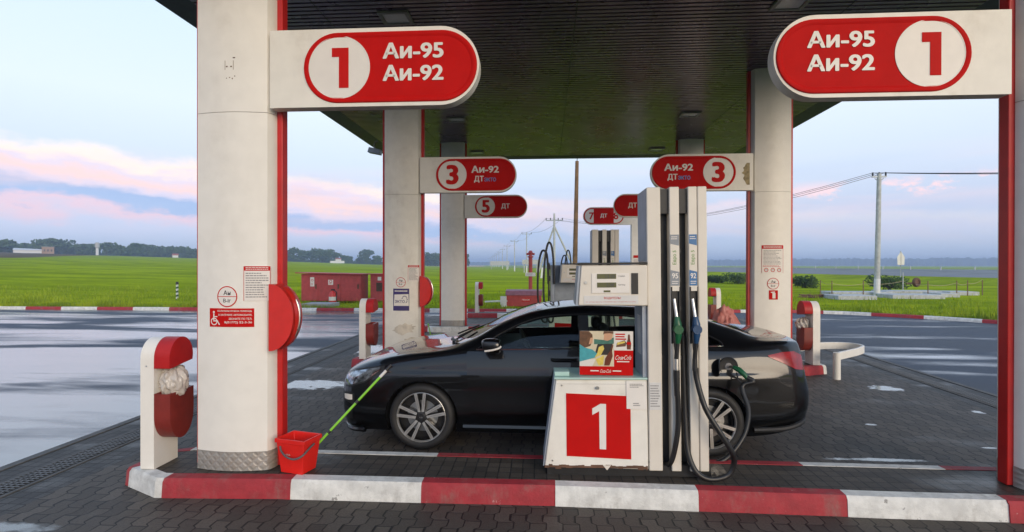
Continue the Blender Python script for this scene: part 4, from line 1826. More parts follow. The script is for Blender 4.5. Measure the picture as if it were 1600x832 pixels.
# third island dispenser: small, mostly hidden
d3 = dup(d2, (at(925, 400, DY + 2 * SP).x + .1, DY + 2 * SP, ISL_Z), 'farther fuel dispenser whose hose loop rises behind the near display head')

# advertising card leaning on the dispenser
ad = thing('advert_card', 'small soft drink advertising card standing on the dispenser cabinet', 'advert', (.465, 4.155, ISL_Z + .7655))
AW, AH = .415, .345
a = MB()
a.bx(-AW / 2, AW / 2, 0, .006, 0, AH, 0)
a.bx(-AW / 2, AW / 2, .006, .07, 0, .006, 0)
a.build('card_backing', M['poster_white'], ad)


def U(x, z):        # 0..1 on the card
    return (-AW / 2 + x * AW, z * AH)


a = MB()
yb = -.0012


def pol(pts, mi, k):
    a.flat([U(*p) for p in pts], yb - .0003 * k, mi)


# colours: 0 sand 1 teal 2 brown 3 skin 4 yellow 5 green 6 white 7 red 8 dark 9 cola
pol([(0, .2), (.635, .2), (.635, 1), (0, 1)], 0, 0)
pol([(.27, .70), (.64, .72), (.64, .86), (.44, .80), (.27, .82)], 5, 2)
pol([(.28, .46), (.60, .46), (.62, .72), (.34, .72)], 8, 1)
pol([(.45, .80), (.46, .94), (.52, 1.0), (.60, 1.0), (.62, .92), (.60, .82), (.52, .78)], 3, 3)
pol([(.44, .92), (.45, 1.0), (.63, 1.0), (.63, .94), (.56, .955), (.47, .945)], 2, 4)
pol([(0, .70), (.10, .62), (.20, .66), (.245, .78), (.24, .92), (.17, 1.0), (0, 1.0)], 2, 2)
pol([(.17, .70), (.24, .72), (.25, .86), (.20, .84)], 3, 3)
pol([(0, .30), (.30, .40), (.34, .48), (.24, .58), (.10, .62), (0, .70)], 1, 4)
pol([(.28, .40), (.40, .46), (.46, .60), (.44, .68), (.36, .64), (.33, .50)], 4, 5)
pol([(.36, .22), (.44, .24), (.46, .46), (.38, .40), (.30, .36)], 4, 5)
pol([(0, .2), (.24, .2), (.30, .36), (.16, .36), (0, .30)], 6, 3)
pol([(.46, .22), (.56, .22), (.62, .44), (.60, .60), (.54, .50), (.48, .38)], 9, 6)
pol([(.57, .56), (.605, .55), (.63, .68), (.61, .70)], 9, 6)
pol([(.645, .57), (1, .57), (1, 1), (.645, 1)], 6, 1)
pol([(.645, .2), (1, .2), (1, .565), (.645, .565)], 7, 1)
pol([(0, 0), (1, 0), (1, .2), (0, .2)], 7, 1)
pol([(.68, .64), (.86, .66), (.88, .74), (.84, .80), (.70, .74)], 2, 2)
pol([(.70, .69), (.85, .74), (.85, .78), (.71, .75)], 4, 3)
pol([(.885, .59), (.955, .59), (.965, .72), (.945, .82), (.938, .93), (.905, .93), (.898, .82), (.875, .72)], 9, 2)
pol([(.885, .70), (.96, .70), (.96, .76), (.885, .76)], 7, 3)
for k in range(3):
    zc = .93 - .055 * k
    pol([(.67, zc - .012), (.67 + (.18, .17, .20)[k], zc - .012), (.67 + (.18, .17, .20)[k], zc + .018), (.67, zc + .018)], 7, 2)
cx, cz_ = U(.82, .405)
a.text('Coca', cx - .031, cz_, yb - .0012, h=.034, w=.062, mi=6, bold=.01, shear=.35)
a.text('Cola', cx + .034, cz_ + .001, yb - .0012, h=.034, w=.058, mi=6, bold=.01, shear=.35)
a.flat([(cx - .02, cz_ - .010), (cx + .012, cz_ - .002), (cx + .012, cz_ + .003), (cx - .02, cz_ - .005)], yb - .0012, 6)
pol([(.70, .30), (.93, .30), (.93, .325), (.70, .325)], 6, 3)
cx, cz_ = U(.49, .095)
a.text('Coca-Cola', cx, cz_, yb - .0012, h=.026, w=.085, mi=6, bold=.01, shear=.35)
pol([(.20, .085), (.36, .085), (.36, .11), (.20, .11)], 6, 3)
pol([(.62, .085), (.78, .085), (.78, .11), (.62, .11)], 6, 3)
a.build('printed_face', [M['poster_sand'], M['poster_teal'], M['poster_brown'], M['poster_skin'], M['poster_yellow'], M['poster_green'], M['poster_white'], M['sign_red'], M['poster_dark'], M['poster_cola']], ad)

# ------------------------------------------------------------------ bucket and mop
bk_ = None
bk = thing('bucket', 'red plastic mop bucket with grey handle at the foot of the nearest column', 'bucket', (-1.945, 4.07, ISL_Z), R(-14))
a = MB()
bot = [(-.125, -.10), (.125, -.10), (.125, .10), (-.125, .10)]
topp = [(-.165, -.125), (.165, -.125), (.165, .125), (-.165, .125)]
H_ = .31
v = [(x, y, 0) for x, y in bot] + [(x, y, H_) for x, y in topp] + [(x * .94, y * .93, H_) for x, y in topp] + [(x * .93, y * .9, .012) for x, y in bot]
a.add(v, [(3, 2, 1, 0)] + [(k, (k + 1) % 4, 4 + (k + 1) % 4, 4 + k) for k in range(4)] + [(4 + k, 4 + (k + 1) % 4, 8 + (k + 1) % 4, 8 + k) for k in range(4)]
      + [(8 + k, 8 + (k + 1) % 4, 12 + (k + 1) % 4, 12 + k) for k in range(4)] + [(12, 13, 14, 15)])
rim = [(x * 1.06, y * 1.07) for x, y in topp]
v = [(x, y, H_ - .04) for x, y in topp]
a.hexa([(*rim[0], H_ - .035), (*rim[1], H_ - .035), (topp[1][0], topp[1][1], H_ - .035), (topp[0][0], topp[0][1], H_ - .035),
        (*rim[0], H_ + .004), (*rim[1], H_ + .004), (topp[1][0] * .95, topp[1][1] * .94, H_ + .004), (topp[0][0] * .95, topp[0][1] * .94, H_ + .004)])
a.hexa([(*rim[1], H_ - .035), (*rim[2], H_ - .035), (*topp[2], H_ - .035), (*topp[1], H_ - .035),
        (*rim[1], H_ + .004), (*rim[2], H_ + .004), (topp[2][0] * .95, topp[2][1] * .94, H_ + .004), (topp[1][0] * .95, topp[1][1] * .94, H_ + .004)])
a.hexa([(*rim[3], H_ - .035), (*rim[0], H_ - .035), (*topp[0], H_ - .035), (*topp[3], H_ - .035),
        (*rim[3], H_ + .004), (*rim[0], H_ + .004), (topp[0][0] * .95, topp[0][1] * .94, H_ + .004), (topp[3][0] * .95, topp[3][1] * .94, H_ + .004)])
a.hexa([(*rim[2], H_ - .035), (*rim[3], H_ - .035), (*topp[3], H_ - .035), (*topp[2], H_ - .035),
        (*rim[2], H_ + .004), (*rim[3], H_ + .004), (topp[3][0] * .95, topp[3][1] * .94, H_ + .004), (topp[2][0] * .95, topp[2][1] * .94, H_ + .004)])
a.build('bucket_body', M['bucket_red'], bk, bevel=.006)
a = MB()
hp = [(-.10, -.140, H_ - .06), (-.07, -.155, H_ - .10), (.0, -.165, H_ - .14), (.09, -.165, H_ - .15), (.16, -.14, H_ - .12), (.182, -.06, H_ - .07), (.185, .0, H_ - .05)]
a.tube(smooth_path(hp), .009, 8)
a.build('bucket_handle', M['handle_grey'], bk)
a = MB()
a.text('vileda', -.03, .175, 0, h=.018, mi=0, bold=.02)
sl = (.125 - .10) / H_
a.v = [(p[0], -.10 - sl * p[2] - .003, p[2]) for p in a.v]
a.build('lettering', M['letter_white'], bk)

bk.scale = (.80, .80, .86)
bk.location = (-1.965, 4.04, ISL_Z)
mp = thing('mop', 'bright green mop stick with grey end leaning out of the red bucket', 'mop', (-1.98, 4.08, ISL_Z + .03))
p0 = Vector((0, 0, 0))
p1 = at(612, 571, 4.38) - Vector(mp.location)
a = MB()
a.cyl(p0, p0.lerp(p1, .87), .0105, n=12)
a.build('mop_handle', M['mop_green'], mp)
a = MB()
a.cyl(p0.lerp(p1, .60), p0.lerp(p1, .63), .0118, n=12)
a.cyl(p0.lerp(p1, .94), p1, .013, .011, n=12)
a.cyl(p0.lerp(p1, .30), p0.lerp(p1, .325), .0118, n=12)
a.build('grip', M['black'], mp)
a = MB()
a.cyl(p0.lerp(p1, .87), p0.lerp(p1, .94), .0125, n=12)
a.build('collar', M['grey_label'], mp)
mp2 = thing('mop', 'thin green mop stick standing on the far island behind the car bonnet', 'mop', tuple(gnd(677, 540)))
a = MB()
pa, pb_ = Vector((0, 0, 0)), at(669, 506, mp2.location.y - .1) - Vector(mp2.location)
a.cyl(pa, pb_, .012, n=8)
a.build('mop_handle', M['mop_green'], mp2)

# ------------------------------------------------------------------ car


def pchip(xs, ys):
    xs, ys = np.array(xs, float), np.array(ys, float)
    h = np.diff(xs)
    d = np.diff(ys) / h
    m = np.zeros(len(xs))
    for i in range(1, len(xs) - 1):
        if d[i - 1] * d[i] > 0:
            w1, w2 = 2 * h[i] + h[i - 1], h[i] + 2 * h[i - 1]
            m[i] = (w1 + w2) / (w1 / d[i - 1] + w2 / d[i])
    m[0], m[-1] = d[0], d[-1]

    def f(x):
        i = int(np.clip(np.searchsorted(xs, x) - 1, 0, len(xs) - 2))
        t = (x - xs[i]) / h[i]
        return ((1 + 2 * t) * (1 - t) ** 2 * ys[i] + t * (1 - t) ** 2 * h[i] * m[i] + t * t * (3 - 2 * t) * ys[i + 1] + t * t * (t - 1) * h[i] * m[i + 1])
    return f


U_ = [-1.03, -1.0, -.92, -.78, -.5, -.2, .15, .45, .75, 1.1, 1.6, 2.1, 2.6, 2.95, 3.3, 3.6, 3.78, 3.86, 3.91, 3.945]
TB = {
    'zb': [.27, .22, .185, .17, .17, .17, .17, .17, .17, .17, .17, .17, .17, .18, .20, .24, .28, .30, .33, .37],
    'wb': [.50, .62, .72, .78, .82, .83, .83, .83, .83, .83, .83, .83, .83, .83, .82, .80, .75, .71, .66, .56],
    'z2': [.36, .34, .33, .33, .33, .33, .33, .33, .33, .33, .33, .33, .33, .34, .35, .38, .42, .44, .45, .46],
    'w2': [.54, .68, .79, .855, .885, .89, .89, .89, .89, .89, .89, .89, .89, .89, .88, .855, .815, .775, .72, .62],
    'z3': [.48, .49, .51, .54, .57, .58, .59, .59, .59, .59, .59, .60, .61, .62, .63, .62, .59, .57, .56, .55],
    'w3': [.56, .70, .81, .87, .90, .905, .90, .895, .893, .893, .893, .895, .905, .908, .895, .865, .825, .785, .73, .63],
    'z4': [.56, .60, .65, .70, .75, .785, .805, .815, .82, .825, .83, .84, .855, .87, .875, .86, .80, .70, .64, .60],
    'w4': [.53, .67, .775, .84, .875, .885, .888, .888, .888, .888, .888, .888, .888, .888, .872, .838, .79, .755, .70, .60],
    'z5': [.595, .645, .71, .765, .83, .88, .92, .945, .955, .962, .968, .975, .99, 1.01, 1.03, 1.045, 1.03, .84, .675, .63],
    'w5': [.47, .60, .71, .77, .805, .82, .828, .833, .835, .835, .835, .835, .832, .822, .795, .755, .70, .68, .63, .53],
    'z6': [.61, .665, .735, .79, .852, .90, .942, 1.02, 1.165, 1.275, 1.318, 1.305, 1.235, 1.13, 1.075, 1.065, 1.06, .87, .685, .64],
    'w6': [.38, .49, .58, .635, .68, .70, .72, .735, .69, .645, .625, .62, .625, .645, .665, .645, .60, .58, .54, .44],
    'z7': [.62, .675, .745, .80, .862, .91, .955, 1.045, 1.20, 1.318, 1.367, 1.355, 1.285, 1.172, 1.092, 1.075, 1.073, .89, .69, .645],
    'w7': [.24, .32, .40, .45, .48, .50, .52, .58, .57, .53, .52, .52, .53, .55, .55, .51, .46, .44, .41, .33],
    'zt': [.625, .68, .75, .805, .868, .918, .97, 1.065, 1.222, 1.34, 1.395, 1.383, 1.315, 1.198, 1.105, 1.082, 1.08, .90, .695, .65],
}
FN = {k: pchip(U_, v) for k, v in TB.items()}


def section(u, sub=5):
    """half section of the body from the bottom centre to the roof centre"""
    g = {k: FN[k](u) for k in FN}
    P_ = [(0, g['zb']), (g['wb'], g['zb']), (g['w2'], g['z2']), (g['w3'], g['z3']), (g['w4'], g['z4']), (g['w5'], g['z5']),
          (g['w6'], g['z6']), (g['w7'], g['z7']), (0, g['zt'])]
    P_ = [np.array(p) for p in P_]
    ext = [P_[0] * [-1, 1]] + P_ + [P_[-1] * [-1, 1] + np.array([-.3, 0])]
    out = []
    for i in range(len(P_) - 1):
        p0, p1, p2, p3 = ext[i], ext[i + 1], ext[i + 2], ext[i + 3]
        if i == 0:
            p0 = p1 - (p2 - p1)
        for k in range(sub):
            t = k / sub
            tens = .5
            m1, m2 = (p2 - p0) * tens, (p3 - p1) * tens
            L = np.hypot(*(p2 - p1))
            for mm in (m1, m2):
                q = np.hypot(*mm)
                if q > L:
                    mm *= L / q
            if i == 0 or i == 1:
                m1, m2 = (p2 - p1) * .9, (p2 - p1) * .9
            out.append((2 * t ** 3 - 3 * t * t + 1) * p1 + (t ** 3 - 2 * t * t + t) * m1 + (-2 * t ** 3 + 3 * t * t) * p2 + (t ** 3 - t * t) * m2)
    out.append(P_[-1])
    # pressed waist line along the flanks
    k = max(0.0, min(1.0, (u + .45) / .4)) * max(0.0, min(1.0, (3.5 - u) / .4))
    zc = .725 + .025 * u / 2.7
    res = []
    for i, p in enumerate(out):
        if sub * 2 < i < sub * 5 and k > 0:
            d = (p[1] - zc) / .035
            p = p + np.array([.020 * k * math.exp(-(d * 1.5) ** 2) if d > 0 else .020 * k * math.exp(-(d * .30) ** 2), 0])
        res.append(p)
    return res


SUB = 10
US = sorted(set([round(x, 3) for x in list(np.linspace(-1.03, -.75, 14)) + list(np.linspace(-.75, 3.6, 84)) + list(np.linspace(3.6, 3.945, 16))]))
SEC = {u: section(u, SUB) for u in US}
_cache = {}


def sec_at(u):
    k = round(float(u), 4)
    if k not in _cache:
        _cache[k] = section(k, SUB)
    return _cache[k]


def Wd(u, z):
    """half width of the body side at height z"""
    s = sec_at(u)[SUB:7 * SUB + 1]
    zs = np.array([p[1] for p in s])
    ws = np.array([p[0] for p in s])
    o = np.argsort(zs)
    return float(np.interp(z, zs[o], ws[o]))


def Zs(u, y):
    """height of the upper surface at offset y"""
    s = sec_at(u)[5 * SUB:]
    ws = np.array([p[0] for p in s])
    zs = np.array([p[1] for p in s])
    o = np.argsort(ws)
    return float(np.interp(abs(y), ws[o], zs[o]))


CARX, CARY = -1.198, 5.83
car = thing('parked_car', 'dark grey saloon car refuelling behind the near dispenser', 'car', (CARX, CARY, 0.004))


def temp_obj(name, mb):
    o = mb.build(name, M['car_paint'])
    return o


def build_body():
    a = MB()
    n = len(SEC[US[0]])
    ring_n = 2 * n - 2
    v, f = [], []
    for u in US:
        s = SEC[u]
        r_ = [(u, p[0], p[1]) for p in s] + [(u, -p[0], p[1]) for p in s[-2:0:-1]]
        v += r_
    for i in range(len(US) - 1):
        for k in range(ring_n):
            k2 = (k + 1) % ring_n
            f.append((i * ring_n + k, (i + 1) * ring_n + k, (i + 1) * ring_n + k2, i * ring_n + k2))
    f.append(tuple(range(ring_n)))
    f.append(tuple(reversed(range((len(US) - 1) * ring_n, len(US) * ring_n))))
    a.add(v, f, 0, True)
    o = temp_obj('body', a)
    bm = bmesh.new()
    bm.from_mesh(o.data)
    bmesh.ops.recalc_face_normals(bm, faces=bm.faces)
    bm.to_mesh(o.data)
    bm.free()
    so_ = o.modifiers.new('s', 'SOLIDIFY')
    so_.thickness = .018
    so_.offset = -1
    cutters = []
    for uu in (0.0, 2.70):
        for sg in (-1, 1):
            c = MB()
            c.cyl((uu, sg * .55, .318), (uu, sg * 1.1, .318), .350, n=56)
            cutters.append(c)
    SIDE = [[(.56, .978), (.72, 1.075), (.94, 1.185), (1.18, 1.252), (1.50, 1.278), (1.50, .992)],
            [(1.60, .993), (1.60, 1.279), (1.95, 1.272), (2.25, 1.235), (2.44, 1.19), (2.44, 1.01)],
            [(2.50, 1.022), (2.50, 1.175), (2.66, 1.12), (2.80, 1.06), (2.82, 1.035)]]
    for pl in SIDE:
        c = MB()
        c.prism(pl, -1.1, 1.1, 'XZ')
        cutters.append(c)
    c = MB()
    c.prism([(.22, 0), (.28, .36), (.47, .655), (1.10, .52), (1.07, 0), (1.10, -.52), (.47, -.655), (.28, -.36)], .88, 1.6, 'XY')
    cutters.append(c)
    c = MB()
    c.prism([(2.66, 0), (2.70, .50), (3.24, .575), (3.32, .3), (3.34, 0), (3.32, -.3), (3.24, -.575), (2.70, -.50)], .95, 1.6, 'XY')
    cutters.append(c)
    tmp = []
    for c in cutters:
        co = c.build('cutter', M['car_paint'])
        bm = bmesh.new()
        bm.from_mesh(co.data)
        bmesh.ops.remove_doubles(bm, verts=bm.verts, dist=1e-5)
        bmesh.ops.recalc_face_normals(bm, faces=bm.faces)
        bm.to_mesh(co.data)
        bm.free()
        bo = o.modifiers.new('b', 'BOOLEAN')
        bo.operation = 'DIFFERENCE'
        bo.object = co
        bo.solver = 'EXACT'
        tmp.append(co)
    dg = bpy.context.evaluated_depsgraph_get()
    me = bpy.data.meshes.new_from_object(o.evaluated_get(dg))
    o.modifiers.clear()
    old = o.data
    o.data = me
    me.name = 'body'
    bpy.data.meshes.remove(old)
    for q in tmp:
        d_ = q.data
        bpy.data.objects.remove(q)
        bpy.data.meshes.remove(d_)
    me.polygons.foreach_set('use_smooth', [True] * len(me.polygons))
    me.set_sharp_from_angle(angle=R(32))
    o.parent = car
    return o, SIDE


body, SIDE = build_body()


def side_patch(name, u0f, u1f, z0, z1, off, m, sg=-1, nu=24, nz=10, parent=None, thick=.0):
    """panel that follows the body side between two boundary curves u0f(z), u1f(z)"""
    a = MB()
    v = []
    for j in range(nz + 1):
        z = z0 + (z1 - z0) * j / nz
        a0, a1 = u0f(z), u1f(z)
        for i in range(nu + 1):
            u = a0 + (a1 - a0) * i / nu
            v.append((u, sg * (Wd(u, z) + off), z))
    f = []
    for j in range(nz):
        for i in range(nu):
            q = j * (nu + 1) + i
            f.append((q, q + 1, q + nu + 2, q + nu + 1) if sg < 0 else (q, q + nu + 1, q + nu + 2, q + 1))
    a.add(v, f, 0, True)
    # rim back to the body
    edge = [i for i in range(nu + 1)] + [j * (nu + 1) + nu for j in range(1, nz + 1)] + [nz * (nu + 1) + i for i in range(nu - 1, -1, -1)] + [j * (nu + 1) for j in range(nz - 1, 0, -1)]
    ev = [v[i] for i in edge] + [(v[i][0], v[i][1] - sg * (off + .004), v[i][2]) for i in edge]
    n = len(edge)
    a.add(ev, [(k, n + k, n + (k + 1) % n, (k + 1) % n) for k in range(n)], 0)
    return a.build(name, m, parent or car)


def poly_patch(name, top, bot, off, m, sg=-1, nz=5, parent=None):
    """patch between an upper and a lower polyline of (u, z), same number of points"""
    a = MB()
    T_, B_ = [], []
    for k in range(len(top) - 1):
        for q in range(6):
            t = q / 6
            T_.append((top[k][0] * (1 - t) + top[k + 1][0] * t, top[k][1] * (1 - t) + top[k + 1][1] * t))
            B_.append((bot[k][0] * (1 - t) + bot[k + 1][0] * t, bot[k][1] * (1 - t) + bot[k + 1][1] * t))
    T_.append(top[-1])
    B_.append(bot[-1])
    v, f = [], []
    for tp, bt in zip(T_, B_):
        for j in range(nz + 1):
            s = j / nz
            u, z = bt[0] * (1 - s) + tp[0] * s, bt[1] * (1 - s) + tp[1] * s
            v.append((u, sg * (Wd(u, z) + off), z))
    for i in range(len(T_) - 1):
        for j in range(nz):
            q = i * (nz + 1) + j
            f.append((q, q + nz + 1, q + nz + 2, q + 1) if sg < 0 else (q, q + 1, q + nz + 2, q + nz + 1))
    a.add(v, f, 0, True)
    return a.build(name, m, parent or car)


# glass
for sg in (-1, 1):
    for pl in SIDE:
        us = [p[0] for p in pl]
        zs = [p[1] for p in pl]
        n = len(pl)
        u0, u1 = min(us), max(us)
        # upper and lower limits of the outline at u
        def lim(u):
            hits = []
            for k in range(n):
                p, q = pl[k], pl[(k + 1) % n]
                if abs(p[0] - q[0]) < 1e-6:
                    continue
                if min(p[0], q[0]) - 1e-6 <= u <= max(p[0], q[0]) + 1e-6:
                    hits.append(p[1] + (q[1] - p[1]) * (u - p[0]) / (q[0] - p[0]))
            return min(hits), max(hits)
        top, bot = [], []
        for k in range(13):
            u = u0 + (u1 - u0) * k / 12
            lo, hi = lim(min(max(u, u0 + 1e-4), u1 - 1e-4))
            top.append((u, hi + .006))
            bot.append((u, lo - .006))
        poly_patch('side_window', top, bot, -.009, M['car_glass'], sg)


def top_patch(name, outline_u, m, off):
    """outline_u: function y -> (u0, u1); y range +-"""
    a = MB()
    v, f = [], []
    ys_, nu = outline_u['y'], 14
    for y in ys_:
        u0, u1 = outline_u['f'](y)
        for i in range(nu + 1):
            u = u0 + (u1 - u0) * i / nu
            v.append((u, y, Zs(u, y) + off))
    for j in range(len(ys_) - 1):
        for i in range(nu):
            q = j * (nu + 1) + i
            f.append((q, q + 1, q + nu + 2, q + nu + 1))
    a.add(v, f, 0, True)
    return a.build(name, m, car)


yy = list(np.linspace(-.66, .66, 25))
top_patch('windscreen', {'y': yy, 'f': lambda y: (np.interp(abs(y), [0, .36, .66], [.21, .27, .48]), np.interp(abs(y), [0, .52, .66], [1.09, 1.12, .50]))}, M['screen_glass'], -.008)
yy = list(np.linspace(-.60, .60, 25))
top_patch('rear_window', {'y': yy, 'f': lambda y: (np.interp(abs(y), [0, .5, .6], [2.64, 2.68, 3.2]), np.interp(abs(y), [0, .3, .6], [3.36, 3.34, 3.24]))}, M['screen_glass'], -.008)

# doors as raised skins with a real gap between them
arch = lambda z, r=.372: 2.70 - math.sqrt(max(0, r * r - (z - .318) ** 2))
fd = side_patch('door', lambda z: .455 + .02 * math.sin(z * 5), lambda z: 1.548, .26, .945, .004, M['car_paint'])
rd = side_patch('door', lambda z: 1.556, lambda z: min(2.46, arch(z) - .012), .26, .955, .004, M['car_paint'])
for d_, u in ((fd, 1.36), (rd, 2.22)):
    a = MB()
    z = .885
    w = Wd(u, z)
    pts = [(u - .115, -(w + .006), z), (u - .10, -(w + .038), z + .002), (u, -(w + .044), z + .003), (u + .10, -(w + .038), z + .003), (u + .115, -(w + .006), z + .003)]
    a.tube(smooth_path(pts, 4), .014, 10)
    a.build('door_handle', M['car_paint'], d_)
# far side doors
side_patch('door', lambda z: .455 + .02 * math.sin(z * 5), lambda z: 1.548, .26, .945, .004, M['car_paint'], 1)
side_patch('door', lambda z: 1.556, lambda z: min(2.46, arch(z) - .012), .26, .955, .004, M['car_paint'], 1)

# belt line trim in bright metal and black window frames
for sg in (-1, 1):
    a = MB()
    pts = []
    for k in range(40):
        u = .52 + (2.84 - .52) * k / 39
        z = np.interp(u, [.52, 1.5, 2.84], [.962, .980, 1.022])
        pts.append((u, sg * (Wd(u, z) + .002), z))
    a.tube(pts, .0075, 6)
    pts = []
    for u, z in [(2.84, 1.024), (2.82, 1.06), (2.68, 1.128), (2.5, 1.185), (2.25, 1.25), (1.95, 1.286), (1.5, 1.292), (1.18, 1.268), (.94, 1.2), (.72, 1.09), (.54, .975)]:
        pts.append((u, sg * (Wd(u, z) + .002), z))
    a.tube(smooth_path(pts, 5), .005, 6, 1)
    a.build('window_trim', [M['chrome'], M['black']], car)
    for u0, u1 in ((1.505, 1.598), (2.442, 2.498)):
        a = MB()
        z0, z1 = .99, 1.282 if u0 < 2 else 1.18
        v = []
        for z in np.linspace(z0, z1, 5):
            v += [(u0, sg * (Wd(u0, z) + .003), z), (u1, sg * (Wd(u1, z) + .003), z)]
        a.add(v, [(2 * k, 2 * k + 1, 2 * k + 3, 2 * k + 2) if sg < 0 else (2 * k, 2 * k + 2, 2 * k + 3, 2 * k + 1) for k in range(4)], 0, True)
        a.build('window_pillar', M['black'], car)

# sill skirts
for sg in (-1, 1):
    a = MB()
    pts = [(u, sg * (Wd(u, .235) - .01), .225) for u in np.linspace(.40, 2.30, 20)]
    a.tube(pts, .035, 8)
    a.build('sill', M['car_paint'], car)

# lamps front
for sg in (-1, 1):
    poly_patch('headlight', [(-.93, .685), (-.80, .735), (-.62, .762), (-.42, .79)], [(-.90, .60), (-.80, .615), (-.62, .655), (-.40, .765)], .004, M['head_lamp'], sg, 6)
    poly_patch('headlight_rim', [(-.94, .70), (-.80, .752), (-.62, .778), (-.36, .802)], [(-.91, .585), (-.80, .60), (-.62, .64), (-.36, .76)], .0015, M['black'], sg, 6)
    poly_patch('fog_lamp', [(-.925, .515), (-.87, .520), (-.79, .52)], [(-.92, .47), (-.86, .465), (-.79, .47)], .006, M['letter_white'], sg)
    poly_patch('fog_recess', [(-.94, .535), (-.86, .545), (-.76, .53)], [(-.93, .455), (-.86, .44), (-.76, .42)], .002, M['black'], sg)
    poly_patch('air_intake', [(-.95, .41), (-.88, .40), (-.79, .37)], [(-.94, .32), (-.86, .27), (-.81, .27)], .003, M['black'], sg)
    poly_patch('tail_light', [(3.30, .945), (3.5, .972), (3.68, .975), (3.80, .935)], [(3.31, .93), (3.5, .875), (3.66, .82), (3.82, .80)], .006, M['tail_lamp'], sg, 6)
a = MB()
v, f = [], []
for k in range(21):
    y = -.42 + .84 * k / 20
    uf = lambda y: -1.035 + .10 * (abs(y) / .6) ** 2
    v += [(uf(y) - .002, y, .30), (uf(y) - .004, y, .40), (uf(y) - .002, y, .5)]
for k in range(20):
    f += [(3 * k, 3 * k + 1, 3 * k + 4, 3 * k + 3), (3 * k + 1, 3 * k + 2, 3 * k + 5, 3 * k + 4)]
a.add(v, f, 0, True)
a.build('grille', M['black'], car)
a = MB()
a.bx(-1.058, -1.048, -.26, .26, .40, .515, 0)
a.bx(-1.048, -1.03, -.2, .2, .42, .50, 1)
a.build('front_plate', [M['letter_white'], M['black']], car)
# chin spoiler and rear diffuser, darker plastic
a = MB()
pts = [(-.62, -.86, .18), (-.80, -.81, .175), (-.93, -.70, .175), (-1.0, -.55, .18), (-1.04, -.3, .185), (-1.05, 0, .185), (-1.04, .3, .185), (-1.0, .55, .18), (-.93, .70, .175), (-.80, .81, .175), (-.62, .86, .18)]
a.tube(smooth_path(pts, 4), .026, 8)
a.build('chin_spoiler', M['car_paint'], car)
a = MB()
pts = [(3.12, -.86, .255), (3.5, -.865, .275), (3.75, -.80, .31), (3.88, -.66, .33), (3.94, -.3, .345), (3.95, 0, .345), (3.94, .3, .345), (3.88, .66, .33), (3.75, .80, .31), (3.5, .865, .275)]
a.tube(smooth_path(pts, 4), .024, 8)
a.build('rear_skirt', M['rubber'], car)
# wheel arch liners
for uu in (0, 2.70):
    for sg in (-1, 1):
        a = MB()
        n = 24
        v, f = [], []
        for k in range(n + 1):
            t = R(-20 + 220 * k / n)
            for y in (.50, .86):
                v.append((uu + .352 * math.cos(t), sg * y, .318 + .352 * math.sin(t)))
        f = [(2 * k, 2 * k + 1, 2 * k + 3, 2 * k + 2) for k in range(n)]
        a.add(v, f, 0, True)
        dsk = [(uu + .352 * math.cos(R(-20 + 220 * k / n)), sg * .50, .318 + .352 * math.sin(R(-20 + 220 * k / n))) for k in range(n + 1)]
        a.add(dsk, [tuple(range(n + 1))], 0)
        a.build('wheel_housing', M['black'], car)

# mirrors
for sg in (-1, 1):
    bm = bmesh.new()
    bmesh.ops.create_icosphere(bm, subdivisions=4, radius=1)
    for vt in bm.verts:
        c_ = vt.co
        e = lambda t, p: math.copysign(abs(t) ** p, t)
        vt.co = Vector((e(c_.x, .75) * .105 + (c_.z * -.02), e(c_.y, .7) * .075, e(c_.z, .7) * .068))
        if vt.co.x > .06:
            vt.co.x = .06 + (vt.co.x - .06) * .3
    me = bpy.data.meshes.new('mirror')
    bm.to_mesh(me)
    bm.free()
    me.materials.append(M['car_paint'])
    me.polygons.foreach_set('use_smooth', [True] * len(me.polygons))
    mo = bpy.data.objects.new('mirror', me)
    COL.objects.link(mo)
    mo.parent = car
    mo.location = (.70, sg * .985, 1.025)
    a = MB()
    a.tube([(.0, -sg * .03, -.045), (.02, -sg * .13, -.06), (.03, -sg * .17, -.065)], [.03, .025, .03], 8)
    a.build('mirror_arm', M['black'], mo)
    a = MB()
    a.tube(smooth_path([(-.07, sg * .062, -.042), (0, sg * .079, -.03), (.06, sg * .076, -.012), (.075, sg * .05, .0)], 4), .009, 6)
    a.build('indicator_strip', M['letter_white'], mo)

# wipers
a = MB()
for p in ([(.24, -.50, 0), (.33, -.25, 0), (.40, .02, 0)], [(.20, .05, 0), (.27, .28, 0), (.38, .48, 0)]):
    a.tube([(q[0], q[1], Zs(q[0], q[1]) + .018) for q in p], .009, 6)
a.tube([(.30, -.60, Zs(.3, -.6) + .02), (.22, -.45, Zs(.22, -.45) + .03), (.20, -.3, Zs(.2, -.3) + .02)], .016, 6)
a.build('wiper', M['black'], car)

